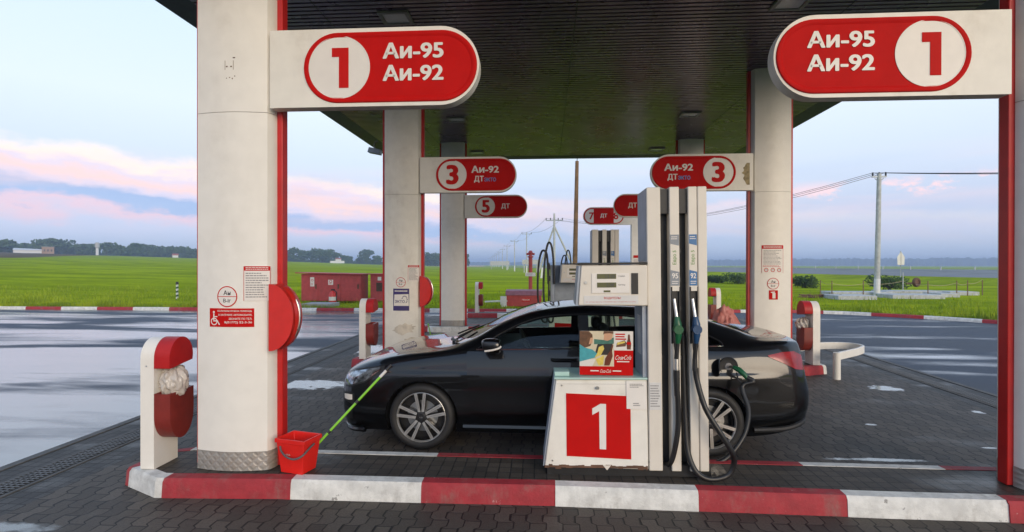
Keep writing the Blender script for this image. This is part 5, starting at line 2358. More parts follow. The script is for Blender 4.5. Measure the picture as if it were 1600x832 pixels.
# interior
a = MB()
a.bx(.55, .95, -.70, .70, .60, .93)
a.build('dashboard', M['interior'], car, bevel=.06)
for u, y in ((1.35, -.36), (1.35, .36), (2.25, 0)):
    a = MB()
    w = .25 if y else .60
    a.bx(u - .25, u + .25, y - w, y + w, .35, .55)
    a.hexa([(u + .16, y - w, .5), (u + .30, y - w, .5), (u + .30, y + w, .5), (u + .16, y + w, .5),
            (u + .34, y - w * .85, 1.03), (u + .44, y - w * .85, 1.03), (u + .44, y + w * .85, 1.03), (u + .34, y + w * .85, 1.03)][0:1] +
           [(u + .30, y - w, .5), (u + .30, y + w, .5), (u + .16, y + w, .5),
            (u + .34, y - w * .85, 1.03), (u + .44, y - w * .85, 1.03), (u + .44, y + w * .85, 1.03), (u + .34, y + w * .85, 1.03)])
    if y:
        a.bx(u + .37, u + .47, y - .12, y + .12, 1.04, 1.17)
    else:
        for q in (-.36, .36):
            a.bx(u + .37, u + .46, q - .12, q + .12, 1.03, 1.11)
    a.build('seat', M['interior'], car, bevel=.03)
a = MB()
a.M = Matrix.Translation((1.0, -.36, .93)) @ Matrix.Rotation(R(65), 4, 'Y')
tor = [(.185 * math.cos(2 * math.pi * k / 28), .185 * math.sin(2 * math.pi * k / 28), 0) for k in range(29)]
a.tube(tor, .015, 8)
a.bx(-.17, .17, -.02, .02, -.01, .01)
a.cyl((0, 0, -.02), (0, 0, .02), .06)
a.build('steering_wheel', M['rubber'], car)


# overhangs measured on the photo are shorter than the tables: draw both ends in


def um(u):
    if u < -.36:
        return -.36 + (u + .36) * .74
    if u > 3.06:
        return 3.06 + (u - 3.06) * .70
    return u


for ch in kids(car):
    if ch.type == 'MESH' and ch.name.split('.')[0] not in ('mirror', 'filler_recess', 'filler_flap'):
        for vt in ch.data.vertices:
            vt.co.x = um(vt.co.x)


# wheels
def wheel(u, sg, rot):
    w = MB()
    R0, R1 = .236, .318
    prof = [(R0 - .01, -.09), (R0 + .006, -.106), (R0 + .03, -.112), (R1 - .035, -.112), (R1 - .012, -.10), (R1, -.07), (R1 + .001, 0), (R1, .07), (R1 - .012, .10), (R1 - .04, .11), (R0, .10)]
    w.lathe(prof, 64, 0, 'Y')
    for gv in (-.045, 0, .045):
        w.lathe([(R1 + .0015, gv - .004), (R1 + .0018, gv), (R1 + .0015, gv + .004)], 64, 0, 'Y')
    t = w.build('wheel', M['rubber'], car, sharp=50)
    rm = MB()
    rm.lathe([(R0 - .012, .10), (R0 - .012, -.06), (R0 - .03, -.07)], 64, 1, 'Y')
    rm.lathe([(R0 - .012, -.085), (R0 - .008, -.100), (R0 - .001, -.108), (R0 + .002, -.106), (R0 + .002, -.09)], 64, 0, 'Y')
    rm.lathe([(R0 - .014, -.02), (.05, -.02)], 48, 1, 'Y')
    # brake disc
    rm.lathe([(.15, -.03), (.15, -.034), (.06, -.034)], 40, 2, 'Y')
    for k in range(5):
        a0 = R(90 + 72 * k + rot)
        for s_ in (-1, 1):
            # each spoke: from the hub outwards, two of a pair nearly parallel
            def pt(r, off, y):
                ca, sa = math.cos(a0), math.sin(a0)
                return (r * ca - off * sa, y, r * sa + off * ca)
            i0, o0 = s_ * .017, s_ * .044
            wi, wo = .0130, .0155
            A = [pt(.050, i0 - wi, -.098), pt(.050, i0 + wi, -.098), pt(.228, o0 + wo, -.104), pt(.228, o0 - wo, -.104)]
            B = [pt(.050, i0 - wi * 1.2, -.05), pt(.050, i0 + wi * 1.2, -.05), pt(.226, o0 + wo * 1.3, -.055), pt(.226, o0 - wo * 1.3, -.055)]
            rm.add(A, [(0, 1, 2, 3)], 0)
            rm.add(A + B, [(0, 4, 5, 1), (1, 5, 6, 2), (2, 6, 7, 3), (3, 7, 4, 0)], 1)
            # dark inset groove along the spoke
            G_ = [pt(.085, i0 * 1.25 - .0022, -.0998), pt(.085, i0 * 1.25 + .0022, -.0998), pt(.200, o0 * .92 + .0028, -.1048), pt(.200, o0 * .92 - .0028, -.1048)]
            rm.add(G_, [(0, 1, 2, 3)], 2)
    rm.lathe([(.0, -.104), (.028, -.104), (.032, -.098), (.062, -.092), (.066, -.05)], 32, 1, 'Y')
    for k in range(5):
        a0 = R(54 + 72 * k + rot)
        x, z = .050 * math.cos(a0), .050 * math.sin(a0)
        rm.cyl((x, -.088, z), (x, -.101, z), .010, n=8, mi=1)
    rm.text('KIA', 0, 0, -.1048, h=.014, w=.032, mi=2, bold=.02)
    ro = rm.build('rim', [M['alloy'], M['alloy_dark'], M['steel']], t)
    t.location = (u, sg * .785, .316)
    if sg > 0:
        t.rotation_euler = (0, 0, math.pi)
    return t


wheel(0, -1, 3)
wheel(2.70, -1, 30)
wheel(0, 1, 10)
wheel(2.70, 1, 40)

# fuel filler: dark recess, open flap, nozzle of the far side hose
uF, zF = 2.86, .845
wF = Wd(uF, zF)
a = MB()
a.M = Matrix.Translation((uF, -wF - .002, zF))
a.lathe([(.0, -.002), (.070, -.002), (.082, -.006), (.088, .0)], 32, 0, 'Y')
a.lathe([(.0, -.010), (.03, -.010), (.034, -.002)], 20, 1, 'Y')
a.build('filler_recess', [M['black'], M['ink_grey']], car)
a = MB()
a.M = Matrix.Translation((uF - .09, -wF - .006, zF)) @ Matrix.Rotation(R(-112), 4, 'Z')
a.lathe([(.0, -.004), (.078, -.004), (.082, .0), (.078, .004), (.0, .004)], 32, 0, 'Y')
a.v = [(p[0] - .0, p[1] - .03, p[2]) for p in a.v]
a.build('filler_flap', M['car_paint'], car)
nz = thing('fuel_nozzle', 'green fuel nozzle plugged into the filler of the dark car', 'nozzle', (CARX + uF, CARY - wF, zF))
a = MB()
a.tube([(0, .02, -.0), (.01, -.06, .012), (.03, -.11, .006)], .013, 10, 0)
a.tube([(.02, -.085, .012), (.05, -.13, 0), (.085, -.16, -.035), (.11, -.17, -.07)], [.018, .025, .023, .018], 12, 1)
a.tube([(.04, -.10, -.03), (.045, -.12, -.09), (.08, -.15, -.13), (.115, -.165, -.09)], .007, 6, 2)
a.build('nozzle_body', [M['steel'], M['green_plastic'], M['black']], nz)
a = MB()
w0 = Vector(nz.location)
pts = [Vector((.105, -.168, -.06)), Vector((.15, -.19, -.09)), at(1160, 604, 4.75) - w0, at(1170, 640, 4.66) - w0, at(1166, 672, 4.58) - w0, at(1152, 698, 4.52) - w0,
       at(1135, 716, 4.50) - w0, at(1118, 724, 4.47) - w0]
a.tube(smooth_path(pts), .0205, 12)
a.build('hose', M['hose_rubber'], nz)

# ------------------------------------------------------------------ red cabinets, slab, extinguisher
g0, g1 = gnd(473, 474, .09), gnd(562, 475, .09)
sh = thing('red_cabinet', 'long red steel cabinet with flat lid and white notices at the far left kerb', 'cabinet', tuple((g0 + g1) / 2), 0)
sw = (g1 - g0).length
a = MB()
a.bx(-sw / 2, sw / 2, 0, .95, .08, 1.26)
a.build('cabinet_body', M['shed_red'], sh, bevel=.01)
a = MB()
a.hexa([(-sw / 2 - .22, -.12, 1.29), (sw / 2 + .1, -.12, 1.24), (sw / 2 + .1, 1.05, 1.24), (-sw / 2 - .22, 1.05, 1.29),
        (-sw / 2 - .22, -.12, 1.33), (sw / 2 + .1, -.12, 1.28), (sw / 2 + .1, 1.05, 1.28), (-sw / 2 - .22, 1.05, 1.33)])
a.build('lid', M['shed_red'], sh)
for x0, x1 in ((-sw / 2 + .02, -.32 * sw + .28), (-.32 * sw + .32, .17 * sw - .02), (.17 * sw + .02, sw / 2 - .02)):
    a = MB()
    a.bx(x0, x1, -.015, -.001, .12, 1.20)
    d_ = a.build('door', M['shed_red'], sh, bevel=.006)
    a = MB()
    a.bx(x1 - .12, x1 - .06, -.04, -.0155, .62, .82)
    a.build('handle', M['rust'], d_)
for cx, cz_, w, h in ((-.31 * sw, .92, .18, .40), (.0, .90, .22, .22)):
    a = MB()
    a.bx(cx - w / 2, cx + w / 2, -.021, -.0165, cz_ - h / 2, cz_ + h / 2, 0)
    ring(a, cx, cz_ + h * .18, w * .2, w * .3, -.0216, 1, 14)
    lines(a, cx - w * .35, cx + w * .35, cz_ - h * .4, cz_ - h * .1, 3, 1, y=-.0216)
    a.build('notice', [M['letter_white'], M['letter_red']], sh)
a = MB()
for x in (-sw / 2 + .03, -.05, sw / 2 - .08):
    a.bx(x, x + .05, .02, .07, 0, .08)
    a.bx(x, x + .05, .85, .90, 0, .08)
a.build('leg', M['rust'], sh)
ex = thing('fire_extinguisher', 'red fire extinguisher standing in front of the long red cabinet', 'extinguisher', tuple(gnd(520, 478, .05)))
a = MB()
a.lathe([(0, 0), (.14, 0), (.155, .03), (.155, .46), (.12, .54), (.05, .58), (.05, .62), (0, .62)], 20, 0)
a.build('cylinder', M['plastic_red'], ex)
a = MB()
a.bx(-.06, .09, -.03, .03, .62, .68)
a.tube([(.06, 0, .64), (.18, -.02, .55), (.17, -.02, .2)], .02, 8)
a.build('valve', M['black'], ex)
a = MB()
a.lathe([(.157, .2), (.157, .36)], 20, 0)
a.build('label_band', M['letter_white'], ex)
p0, p1 = gnd(470, 485.5), gnd(516, 485.5)
cs = MB()
cs.bx(p0.x, p1.x, p0.y, p0.y + 1.0, 0, .24)
o = cs.build('concrete_slab', M['concrete'], bevel=.015)
tag(o, 'grey concrete slab lying on the yard before the long red cabinet', 'slab')
g0, g1 = gnd(581, 474, .09), gnd(615, 474, .09)
s2 = thing('red_cabinet', 'second red cabinet with dark grille, half hidden behind the stained column', 'cabinet', tuple((g0 + g1) / 2), 0)
a = MB()
a.bx(-.55, .55, 0, .9, .06, 1.24)
a.build('cabinet_body', M['shed_red'], s2, bevel=.01)
a = MB()
a.bx(-.62, .62, -.08, 1.0, 1.24, 1.28)
a.build('lid', M['shed_red'], s2)
a = MB()
a.bx(-.28, -.02, -.012, -.001, .50, .88)
for k in range(9):
    a.bx(-.28, -.02, -.016, -.0125, .51 + k * .041, .53 + k * .041, 1)
a.build('grille', [M['black'], M['rust']], s2)
a = MB()
a.bx(-.22, -.06, -.006, -.001, .98, 1.14)
a.build('notice', M['letter_white'], s2)
# sand chest
g0, g1 = gnd(791, 480, .09), gnd(846, 480, .09)
ch = thing('sand_chest', 'low red sand chest with faded lid behind the car windscreen', 'chest', tuple((g0 + g1) / 2))
cw = (g1 - g0).length
a = MB()
a.bx(-cw / 2, cw / 2, 0, .62, .02, .46)
a.build('chest_body', M['shed_red'], ch, bevel=.01)
a = MB()
a.hexa([(-cw / 2 - .03, -.04, .46), (cw / 2 + .03, -.04, .46), (cw / 2 + .03, .66, .46), (-cw / 2 - .03, .66, .46),
        (-cw / 2 - .03, .06, .64), (cw / 2 + .03, .06, .64), (cw / 2 + .03, .60, .68), (-cw / 2 - .03, .60, .68)])
a.build('lid', mat('lid_faded', (.25, .09, .11), .6, var=.2, dirt=.4), ch, bevel=.01)
a = MB()
a.bx(-.08, .26, -.006, -.001, .22, .36, 0)
a.text('ПЕСОК', .09, .29, -.0072, h=.07, mi=1, bold=.03)
ring_pts = [(-.08, .22), (.26, .22), (.26, .36), (-.08, .36)]
a.build('nameplate', [M['letter_red'], M['letter_white']], ch)
# hydrant post
hy = thing('hydrant_post', 'tall thin red hydrant post with white plate, behind the sand chest', 'post', tuple(gnd(829, 474, .09)))
a = MB()
a.cyl((0, 0, 0), (0, 0, 2.0), .085, n=16)
a.cyl((0, 0, 2.0), (0, 0, 2.06), .13, n=12)
a.cyl((0, 0, 2.06), (0, 0, 2.2), .07, n=12)
a.cyl((-.18, 0, 2.15), (.18, 0, 2.15), .05, n=10)
a.cyl((0, 0, 2.2), (0, 0, 2.3), .11, .06, n=12)
a.build('post_shaft', M['shed_red'], hy)
a = MB()
a.bx(-.22, .22, -.10, -.088, 1.18, 1.34, 0)
lines(a, -.17, .17, 1.21, 1.31, 2, 1, y=-.1006)
a.build('plate', [M['letter_white'], M['ink_grey']], hy)
# small white pipe stand next to the chest
ps = thing('pipe_stand', 'low white pipe on a stand left of the sand chest', 'pipe', tuple(gnd(787, 480, .09)))
a = MB()
a.cyl((-.75, 0, .2), (.15, 0, .24), .035, n=10)
a.bx(-.12, .12, -.1, .1, 0, .42)
a.build('pipe', M['far_white'], ps)
# striped marker post in the grass
sp0 = gnd(277, 472, .12)
st = thing('marker_post', 'dark green and white striped post in the grass left of the near column', 'post', tuple(sp0))
a = MB()
k = 0
for z in np.arange(0, .72, .09):
    a.hexa([(-.035, -.035, z), (.035, -.035, z + .02), (.035, .035, z + .02), (-.035, .035, z), (-.035, -.035, z + .088), (.035, -.035, z + .108), (.035, .035, z + .108), (-.035, .035, z + .088)], k % 2)
    k += 1
a.build('post_shaft', [M['stripe_dark'], M['far_white']], st)
a = MB()
a.cyl((0, 0, .74), (0, 0, .86), .065, .05, n=12)
a.build('cap', M['black'], st)

# ------------------------------------------------------------------ power poles and wires
pole = thing('power_pole', '', 'power pole', (0, 0, 0), group='row of concrete power poles crossing the field')
a = MB()
a.cyl((0, 0, -.3), (0, 0, 7.9), .13, .085, n=10, mi=0)
a.cyl((0, 0, .0), (0, 0, 1.5), .15, .14, n=10, mi=1)
a.build('pole_shaft', [M['concrete_pale'], M['far_white']], pole)
a = MB()
a.bx(-.9, .9, -.06, .06, 7.5, 7.6)
a.bx(-.95, -.85, -.05, .05, 7.6, 7.85, 1)
a.bx(.85, .95, -.05, .05, 7.6, 7.85, 1)
a.build('crossarm', [M['grey_metal'], M['insulator']], pole)
rowp = [(822.9, 99), (804, 131), (792.2, 165), (785.1, 203), (779.6, 245), (775.5, 290), (772.1, 335), (769.3, 385), (766.7, 440), (764.2, 500)]
words = ['nearest', 'second', 'third', 'fourth', 'fifth', 'sixth', 'seventh', 'eighth', 'ninth', 'last and smallest']
prow = []
for i, (px, D_) in enumerate(rowp):
    o = pole if i == 0 else dup(pole)
    v = at(px, 413, D_)
    o.location = (v.x, v.y, hill(v.x, v.y) - .1)
    o['label'] = 'concrete pole in the field, %s of the row receding behind the sand chest' % words[i]
    prow.append(o)
tri = thing('braced_pole', 'concrete power pole with two slanting struts behind the second dispenser', 'power pole', tuple(at(866, 427, 68)))
a = MB()
a.cyl((0, 0, 0), (0, 0, 7.7), .17, .12, n=10)
a.build('pole_shaft', M['concrete_pale'], tri)
for s_ in (-1, 1):
    a = MB()
    a.cyl((s_ * (2.9 if s_ > 0 else 2.1), .6, 0), (0, 0, 6.1), .14, .11, n=8)
    a.build('strut', M['concrete_pale'], tri)
a = MB()
a.bx(-1.1, 1.1, -.07, .07, 6.75, 6.87)
for x in (-1.05, -.5, .5, 1.05):
    a.bx(x - .06, x + .06, -.06, .06, 6.87, 7.12, 1)
a.build('crossarm', [M['grey_metal'], M['insulator']], tri)
wp_ = thing('wooden_pole', 'tall weathered wooden pole behind the dispensers, the tallest in the photo', 'pole', (at(899, 400, 25.2).x - .05, 25.2, .05))
a = MB()
tx_ = at(900.5, 252, 25.2)
a.cyl((0, 0, 0), (tx_.x - wp_.location.x + .02, 0, tx_.z - .05), .135, .085, n=12)
a.build('pole_shaft', M['wood_pole'], wp_)
a = MB()
a.cyl((tx_.x - wp_.location.x + .02, 0, tx_.z - .06), (tx_.x - wp_.location.x + .03, 0, tx_.z + .13), .02, n=8)
a.build('pole_tip', M['insulator'], wp_)
bp = gnd(1370, 464)
pr_ = thing('power_pole', 'nearest concrete power pole at right with white painted foot', 'power pole', (bp.x, bp.y, hill(bp.x, bp.y) - .1), R(-6))
a = MB()
a.cyl((0, 0, 0), (.10, 0, 6.75), .15, .105, n=14, mi=0)
a.cyl((0, 0, 0), (.02, 0, 1.05), .157, .15, n=14, mi=1)
a.build('pole_shaft', [M['concrete_pale'], M['far_white']], pr_)
a = MB()
a.bx(-.26, .46, -.05, .05, 6.55, 6.62)
a.tube([(-.12, 0, 6.5), (.1, 0, 6.3), (.32, 0, 6.5)], .02, 6)
for x in (-.22, .10, .42):
    a.cyl((x, 0, 6.62), (x, 0, 6.82), .045, n=8, mi=1)
a.build('crossarm', [M['grey_metal'], M['insulator']], pr_)


def wire(p, q, sag, r=.014, n=16):
    p, q = Vector(p), Vector(q)
    return [p.lerp(q, k / n) - Vector((0, 0, sag * 4 * (k / n) * (1 - k / n))) for k in range(n + 1)]


top = Vector(pr_.location)
ttop = Vector(tri.location)
for i, dx in enumerate((-.22, .10, .42)):
    a = MB()
    q = ttop + Vector(((-1.05, -.5, 1.05)[i], 0, 7.1))
    a.tube(wire(top + Vector((dx, 0, 6.8)), q, 1.6), .013, 5)
    tag(a.build('power_line', M['insulator']), 'thin power line sagging from the right pole to the braced pole', 'wire', 'wires from the right pole to the braced pole')
for i, dx in enumerate((-.22, .10, .42)):
    a = MB()
    a.tube(wire(top + Vector((dx, 0, 6.8)), top + Vector((dx + 28, -9 - i * .5, 6.9 + .1 * i)), .7), .013, 5)
    tag(a.build('power_line', M['insulator']), 'thin power line running from the right pole out of the photo', 'wire', 'wires from the right pole to the right edge')
for s_ in (-1, 1):
    a = MB()
    chain = [ttop + Vector((s_ * 1.05, 0, 7.1))] + [Vector(o.location) + Vector((s_ * .9, 0, 7.85)) for o in prow]
    pts = []
    for p, q in zip(chain, chain[1:]):
        pts += wire(p, q, .6, n=8)[:-1]
    a.tube(pts, .02, 5)
    tag(a.build('power_line', M['insulator']), 'power line strung along the row of poles in the field', 'wire', 'wires along the pole row')

# ------------------------------------------------------------------ right side: slabs, sign, fence, bushes
zr = lambda p: hill(p.x, p.y)
slabs = [(1302, 1400, 470, 30), (1310, 1372, 476, 26.5), (1385, 1480, 463.5, 31.5), (1395, 1478, 472.5, 27.5), (1484, 1530, 463.5, 31), (1470, 1500, 468, 29)]
lbs = ['pale concrete slab lying lowest at the left end of the slab stack', 'nearest pale concrete slab lying flat in the grass under the right pole',
       'long pale concrete slab at the top of the stack, beside the old wheel', 'long pale slab along the front right of the stack',
       'short pale slab at the far right end of the stack', 'short slab between the front and the right end of the stack']
for (x0, x1, y, D_), lb in zip(slabs, lbs):
    p, q = gnd(x0, y, .12), gnd(x1, y, .12)
    if D_:
        p, q = at(x0, y, D_), at(x1, y, D_)
    zb = hill(p.x, p.y) - .02
    a = MB()
    L = (q - p).length
    a.bx(0, L, 0, 1.4, 0, max(.22, (p.z + q.z) / 2 - zb))
    o = a.build('concrete_panel', M['concrete_pale'], bevel=.02)
    o.location = (p.x, p.y, zb)
    o.rotation_euler = (0, 0, math.atan2(q.y - p.y, q.x - p.x) + random.uniform(-.04, .04))
    tag(o, lb, 'slab', 'concrete slabs stacked in the grass')
wl_ = at(1432, 452, 31)
ow = thing('old_wheel', 'rusty old wheel standing on the concrete slabs at right', 'wheel', (wl_.x, wl_.y, hill(wl_.x, wl_.y) + .55), R(25))
a = MB()
a.M = Matrix.Translation((0, 0, .36))
a.lathe([(.20, -.10), (.30, -.11), (.33, -.05), (.33, .05), (.30, .11), (.20, .10)], 24, 0, 'Y')
a.lathe([(0, -.03), (.2, -.05), (.2, .05), (0, .03)], 20, 1, 'Y')
a.cyl((-.9, .1, -.1), (0, .1, -.02), .05, n=8, mi=1)
a.build('rusty_rim', [M['rust'], M['rust']], ow)
ow.scale = (.8, .8, .8)
ow.location.z -= .12
wsn = at(1407, 430, 46)
ws_ = thing('road_sign', 'back of a pale diamond shaped road sign beyond the bushes at right', 'road sign', (wsn.x, wsn.y, 0))
a = MB()
a.cyl((0, 0, 0), (0, 0, 2.95), .04, n=8)
a.build('sign_post', M['grey_metal'], ws_)
a = MB()
zc = at(1407, 403, 46).z
pl = [(0, zc + .62), (-.30, zc + .15), (-.27, zc - .52), (0, zc - .52), (.27, zc - .52), (.30, zc + .15)]
a.prism(pl, -.06, -.045, 'XZ')
for z in (zc - .25, zc + .1):
    a.bx(-.25, .25, -.044, -.03, z - .02, z + .02)
a.bx(-.02, .02, -.068, -.0605, zc - .5, zc + .55, 1)
a.build('sign_plate', [M['grey_label'], M['ink_grey']], ws_)
stakes = [(1282, 462, 30), (1300, 462, 29), (1349, 459, 30), (1411, 449, 33), (1450, 462, 29), (1495, 458, 30), (1512, 458, 30.5), (1535, 457, 31)]
for i, (px, py, D_) in enumerate(stakes):
    p = at(px, py, D_)
    h = .85 if i != 3 else 1.25
    a = MB()
    zb = hill(p.x, p.y)
    a.bx(-.018, .018, -.018, .018, 0, h)
    o = a.build('wooden_stake', M['concrete_pale'] if i == 3 else M['wood_pole'])
    o.location = (p.x, p.y, zb)
    tag(o, 'thin wooden stake of the tape fence round the slabs' if i != 3 else 'pale tall wooden stake by the dark bush beside the right pole', 'stake', 'stakes of the tape fence')
a = MB()
prev = None
for (px, py, D_) in stakes:
    p = at(px, py, D_)
    p.z = hill(p.x, p.y) + .78 + .12 * math.sin(px)
    if prev is not None:
        seg = wire(prev, p, .10, n=8)
        v = []
        for s in seg:
            v += [s + Vector((0, 0, .011)), s - Vector((0, 0, .011)), s + Vector((0, .006, 0))]
        f = []
        for k in range(len(seg) - 1):
            f += [(3 * k + q, 3 * k + (q + 1) % 3, 3 * k + 3 + (q + 1) % 3, 3 * k + 3 + q) for q in range(3)]
        a.add(v, f)
    prev = p
tag(a.build('fence_tape', M['tape']), 'pale tape strung between the wooden stakes round the slabs', 'tape')


def leaf_cloud(name, m, n, shape, leaf, parent=None, loc=(0, 0, 0), seed=0):
    """many small leaf faces through the volume of an uneven crown"""
    rnd = random.Random(seed)
    lobes = shape
    v, f = [], []
    for _ in range(n):
        cx, cy, cz0, rx, ry, rz = rnd.choice(lobes)
        while True:
            d = Vector((rnd.uniform(-1, 1), rnd.uniform(-1, 1), rnd.uniform(-1, 1)))
            if .25 < d.length < 1:
                break
        if rnd.random() < .6:
            d = d.normalized() * rnd.uniform(.75, 1.02)
        p = Vector((cx + d.x * rx, cy + d.y * ry, cz0 + d.z * rz))
        a_ = Vector((rnd.gauss(0, 1), rnd.gauss(0, 1), rnd.gauss(0, 1))).normalized()
        b_ = a_.orthogonal().normalized()
        L = leaf * rnd.uniform(.6, 1.4)
        o = len(v)
        v += [p + a_ * L, p + b_ * L * .6, p - a_ * L, p - b_ * L * .6]
        f.append((o, o + 1, o + 2, o + 3))
    a = MB()
    a.add(v, f)
    o = a.build(name, m, parent)
    o.location = loc
    return o


def make_tree(name, label, cat, loc, h, w, seed, group=None, conical=False, leaf=.5, n=420):
    t = thing(name, label, cat, loc, 0, group)
    rnd = random.Random(seed)
    a = MB()
    a.tube([(0, 0, -.3), (rnd.uniform(-.1, .1), 0, h * .3), (rnd.uniform(-.2, .2), 0, h * .75)], [h * .03, h * .022, h * .008], 7)
    for k in range(4):
        an = rnd.uniform(0, 6.3)
        a.tube([(0, 0, h * (.25 + .1 * k)), (math.cos(an) * w * .22, math.sin(an) * w * .22, h * (.42 + .1 * k))], [h * .012, h * .005], 5)
    a.build('trunk', M['bark'], t)
    lobes = []
    for k in range(9):
        zz = rnd.uniform(.22, .86)
        sp__ = (1 - abs(zz - .5) * 1.3) if not conical else (1.05 - zz)
        an = rnd.uniform(0, 6.3)
        r = w * .5 * sp__ * rnd.uniform(.2, .65)
        lobes.append((math.cos(an) * r, math.sin(an) * r, h * zz, w * rnd.uniform(.18, .30), w * rnd.uniform(.18, .3), h * rnd.uniform(.12, .20)))
    leaf_cloud('crown', M['leaves'], n, lobes, leaf, t, (0, 0, 0), seed)
    return t


# bushes at the right
for i, (px, py, D_, w, h, lb) in enumerate([(1390, 454, 36, 2.6, 1.15, 'dark round bush directly behind the right power pole'),
                                            (1258, 450, 40, 1.5, 1.0, 'small bush just right of the right middle column'),
                                            (1153, 440, 48, 2.6, 1.1, 'bush seen above the boot between dispenser and column'),
                                            (1122, 440, 50, 1.9, .8, 'low bush close to the right side of the near dispenser')]):
    p = at(px, py, D_)
    z = hill(p.x, p.y)
    t = thing('bush', lb, 'bush', (p.x, p.y, z), 0, 'bushes in the meadow at right')
    a = MB()
    for k in range(5):
        an = k * 1.26
        a.tube([(0, 0, -.05), (math.cos(an) * w * .15, math.sin(an) * w * .15, h * .6)], [.03, .012], 5)
    a.build('stem', M['bark'], t)
    rnd = random.Random(i)
    lob = [(rnd.uniform(-.3, .3) * w, rnd.uniform(-.3, .3) * w, h * rnd.uniform(.3, .62), w * .28, w * .28, h * .36) for _ in range(8)]
    leaf_cloud('foliage', M['leaves_bush'], 1300, lob, .085, t, (0, 0, 0), i)
dbp = gnd(1277, 464, .1)
db = MB()
rnd = random.Random(4)
for k in range(24):
    x, y = rnd.uniform(-.6, .6), rnd.uniform(-.3, .3)
    an = rnd.uniform(-.5, .5)
    L = rnd.uniform(.25, .6)
    db.cyl((x - L * math.cos(an), y - L * math.sin(an), rnd.uniform(.03, .16)), (x + L * math.cos(an), y + L * math.sin(an), rnd.uniform(.03, .2)), rnd.uniform(.015, .035), n=6)
o = db.build('branch_pile', M['rust'])
o.location = (dbp.x, dbp.y, hill(dbp.x, dbp.y))
tag(o, 'small brown heap of dead branches in the grass right of the column', 'branches')

# road beyond the meadow
r0, r1 = at(1080, 425.5, 100), at(1700, 437, 47)
rd_ = MB()
n0 = (r1 - r0)
n0.z = 0
n0.normalize()
perp = Vector((-n0.y, n0.x, 0))
A0 = Vector((r0.x, r0.y, 0)) - n0 * 160
A1 = Vector((r1.x, r1.y, 0)) + n0 * 120
wid, hz = 16, .55
for (a0, a1, z0, z1, mi) in ((-7, 0, -.5, hz, 0), (0, wid, hz, hz + .02, 1), (wid, wid + 22, hz + .02, hz + .10, 2), (wid + 22, wid + 30, hz + .1, hz + .45, 2), (wid + 30, wid + 60, hz + .45, hz - 2, 0)):
    p = [A0 + perp * a0, A1 + perp * a0, A1 + perp * a1, A0 + perp * a1]
    rd_.add([(p[0].x, p[0].y, z0), (p[1].x, p[1].y, z0), (p[2].x, p[2].y, z1), (p[3].x, p[3].y, z1)], [(0, 1, 2, 3)], mi)
asph = mat('road_asphalt', (.10, .105, .115), .6, var=.15, vscale=.3)
asph2 = mat('road_verge', (.13, .135, .13), .7, var=.3, vscale=.2)
tag(rd_.build('road', [M['meadow'], asph, asph2]), kind='structure')
gr = MB()
q0, q1 = A0 + perp * (wid + 27), A1 + perp * (wid + 27)
NN = 60
for k in range(NN + 1):
    p = q0.lerp(q1, k / NN)
    gr.bx(p.x - .06, p.x + .06, p.y - .06, p.y + .06, hz, hz + .95, 0)
tag(gr.build('guard_rail_posts', M['grey_metal']), 'distant row of roadside posts along the far road edge', 'road posts')
gr_o = bpy.data.objects['guard_rail_posts']
gr_o.name = 'guard_rail'
gr_o['kind'] = 'stuff'
gr_o['label'] = 'far guard rail along the other side of the road'

# billboards / panels in the mid distance
for i, (x0, x1, y0, y1, D_, lb) in enumerate([(816, 842, 406, 413.5, 110, 'long grey panel standing in the field behind the nearest row pole'),
                                              (766, 796, 408.5, 415, 190, 'low grey panel far off behind the receding poles')]):
    p, q = at(x0, y1, D_), at(x1, y0, D_)
    a = MB()
    a.bx(p.x, q.x, D_, D_ + .15, p.z, q.z)
    for x in (p.x + .3, q.x - .5):
        a.bx(x, x + .2, D_ + .16, D_ + .3, -.4, p.z + .4)
    tag(a.build('field_panel', M['concrete_pale']), lb, 'panel')
p = gnd(846, 436, 0)
a = MB()
a.hexa([(-.14, -.1, 0), (.1, -.1, 0), (.1, .1, 0), (-.14, .1, 0), (.02, -.08, 1.45), (.22, -.08, 1.4), (.22, .08, 1.4), (.02, .08, 1.45)])
o = a.build('white_stake', M['far_white'])
o.location = (p.x, p.y, hill(p.x, p.y) - .1)
tag(o, 'short leaning white stake in the grass left of the second dispenser', 'stake')

# ------------------------------------------------------------------ far left: buildings, tower, trees


def far(px, D_):
    v = _ray(px, 413)
    L = math.hypot(v[0], v[1])
    x, y = v[0] / L * D_, v[1] / L * D_
    return Vector((x, y, hill(x, y)))


p = far(46, 325)
f_ang = math.atan2(-p.x, p.y)
shd = thing('long_shed', 'long low white shed on the far left rise', 'building', tuple(p), f_ang)
a = MB()
a.bx(-8.2, 8.2, 0, 6, 0, 1.7)
a.build('wall', M['far_white'], shd)
a = MB()
a.hexa([(-8.5, -.4, 1.7), (8.5, -.4, 1.7), (8.5, 6.4, 1.7), (-8.5, 6.4, 1.7), (-8.0, 2.6, 2.7), (8.0, 2.6, 2.3), (8.0, 3.4, 2.3), (-8.0, 3.4, 2.7)])
a.build('roof', M['far_white'], shd)
shd.scale = (.66, .8, .85)
p = far(75, 325)
hs = thing('brick_house', 'small square brown brick building right of the long white shed', 'building', tuple(p), math.atan2(-p.x, p.y))
a = MB()
a.bx(-3, 3, 0, 5, 0, 3.4)
a.build('wall', M['far_brick'], hs)
a = MB()
a.bx(-3.2, 3.2, -.2, 5.2, 3.4, 3.65)
a.build('roof', M['concrete'], hs)
for x in (-1.7, 0, 1.7):
    a = MB()
    a.bx(x - .4, x + .4, -.03, -.005, 1.2, 2.2)
    a.build('window', M['black'], hs)
hs.scale = (.72, .8, .9)
p = far(274, 325)
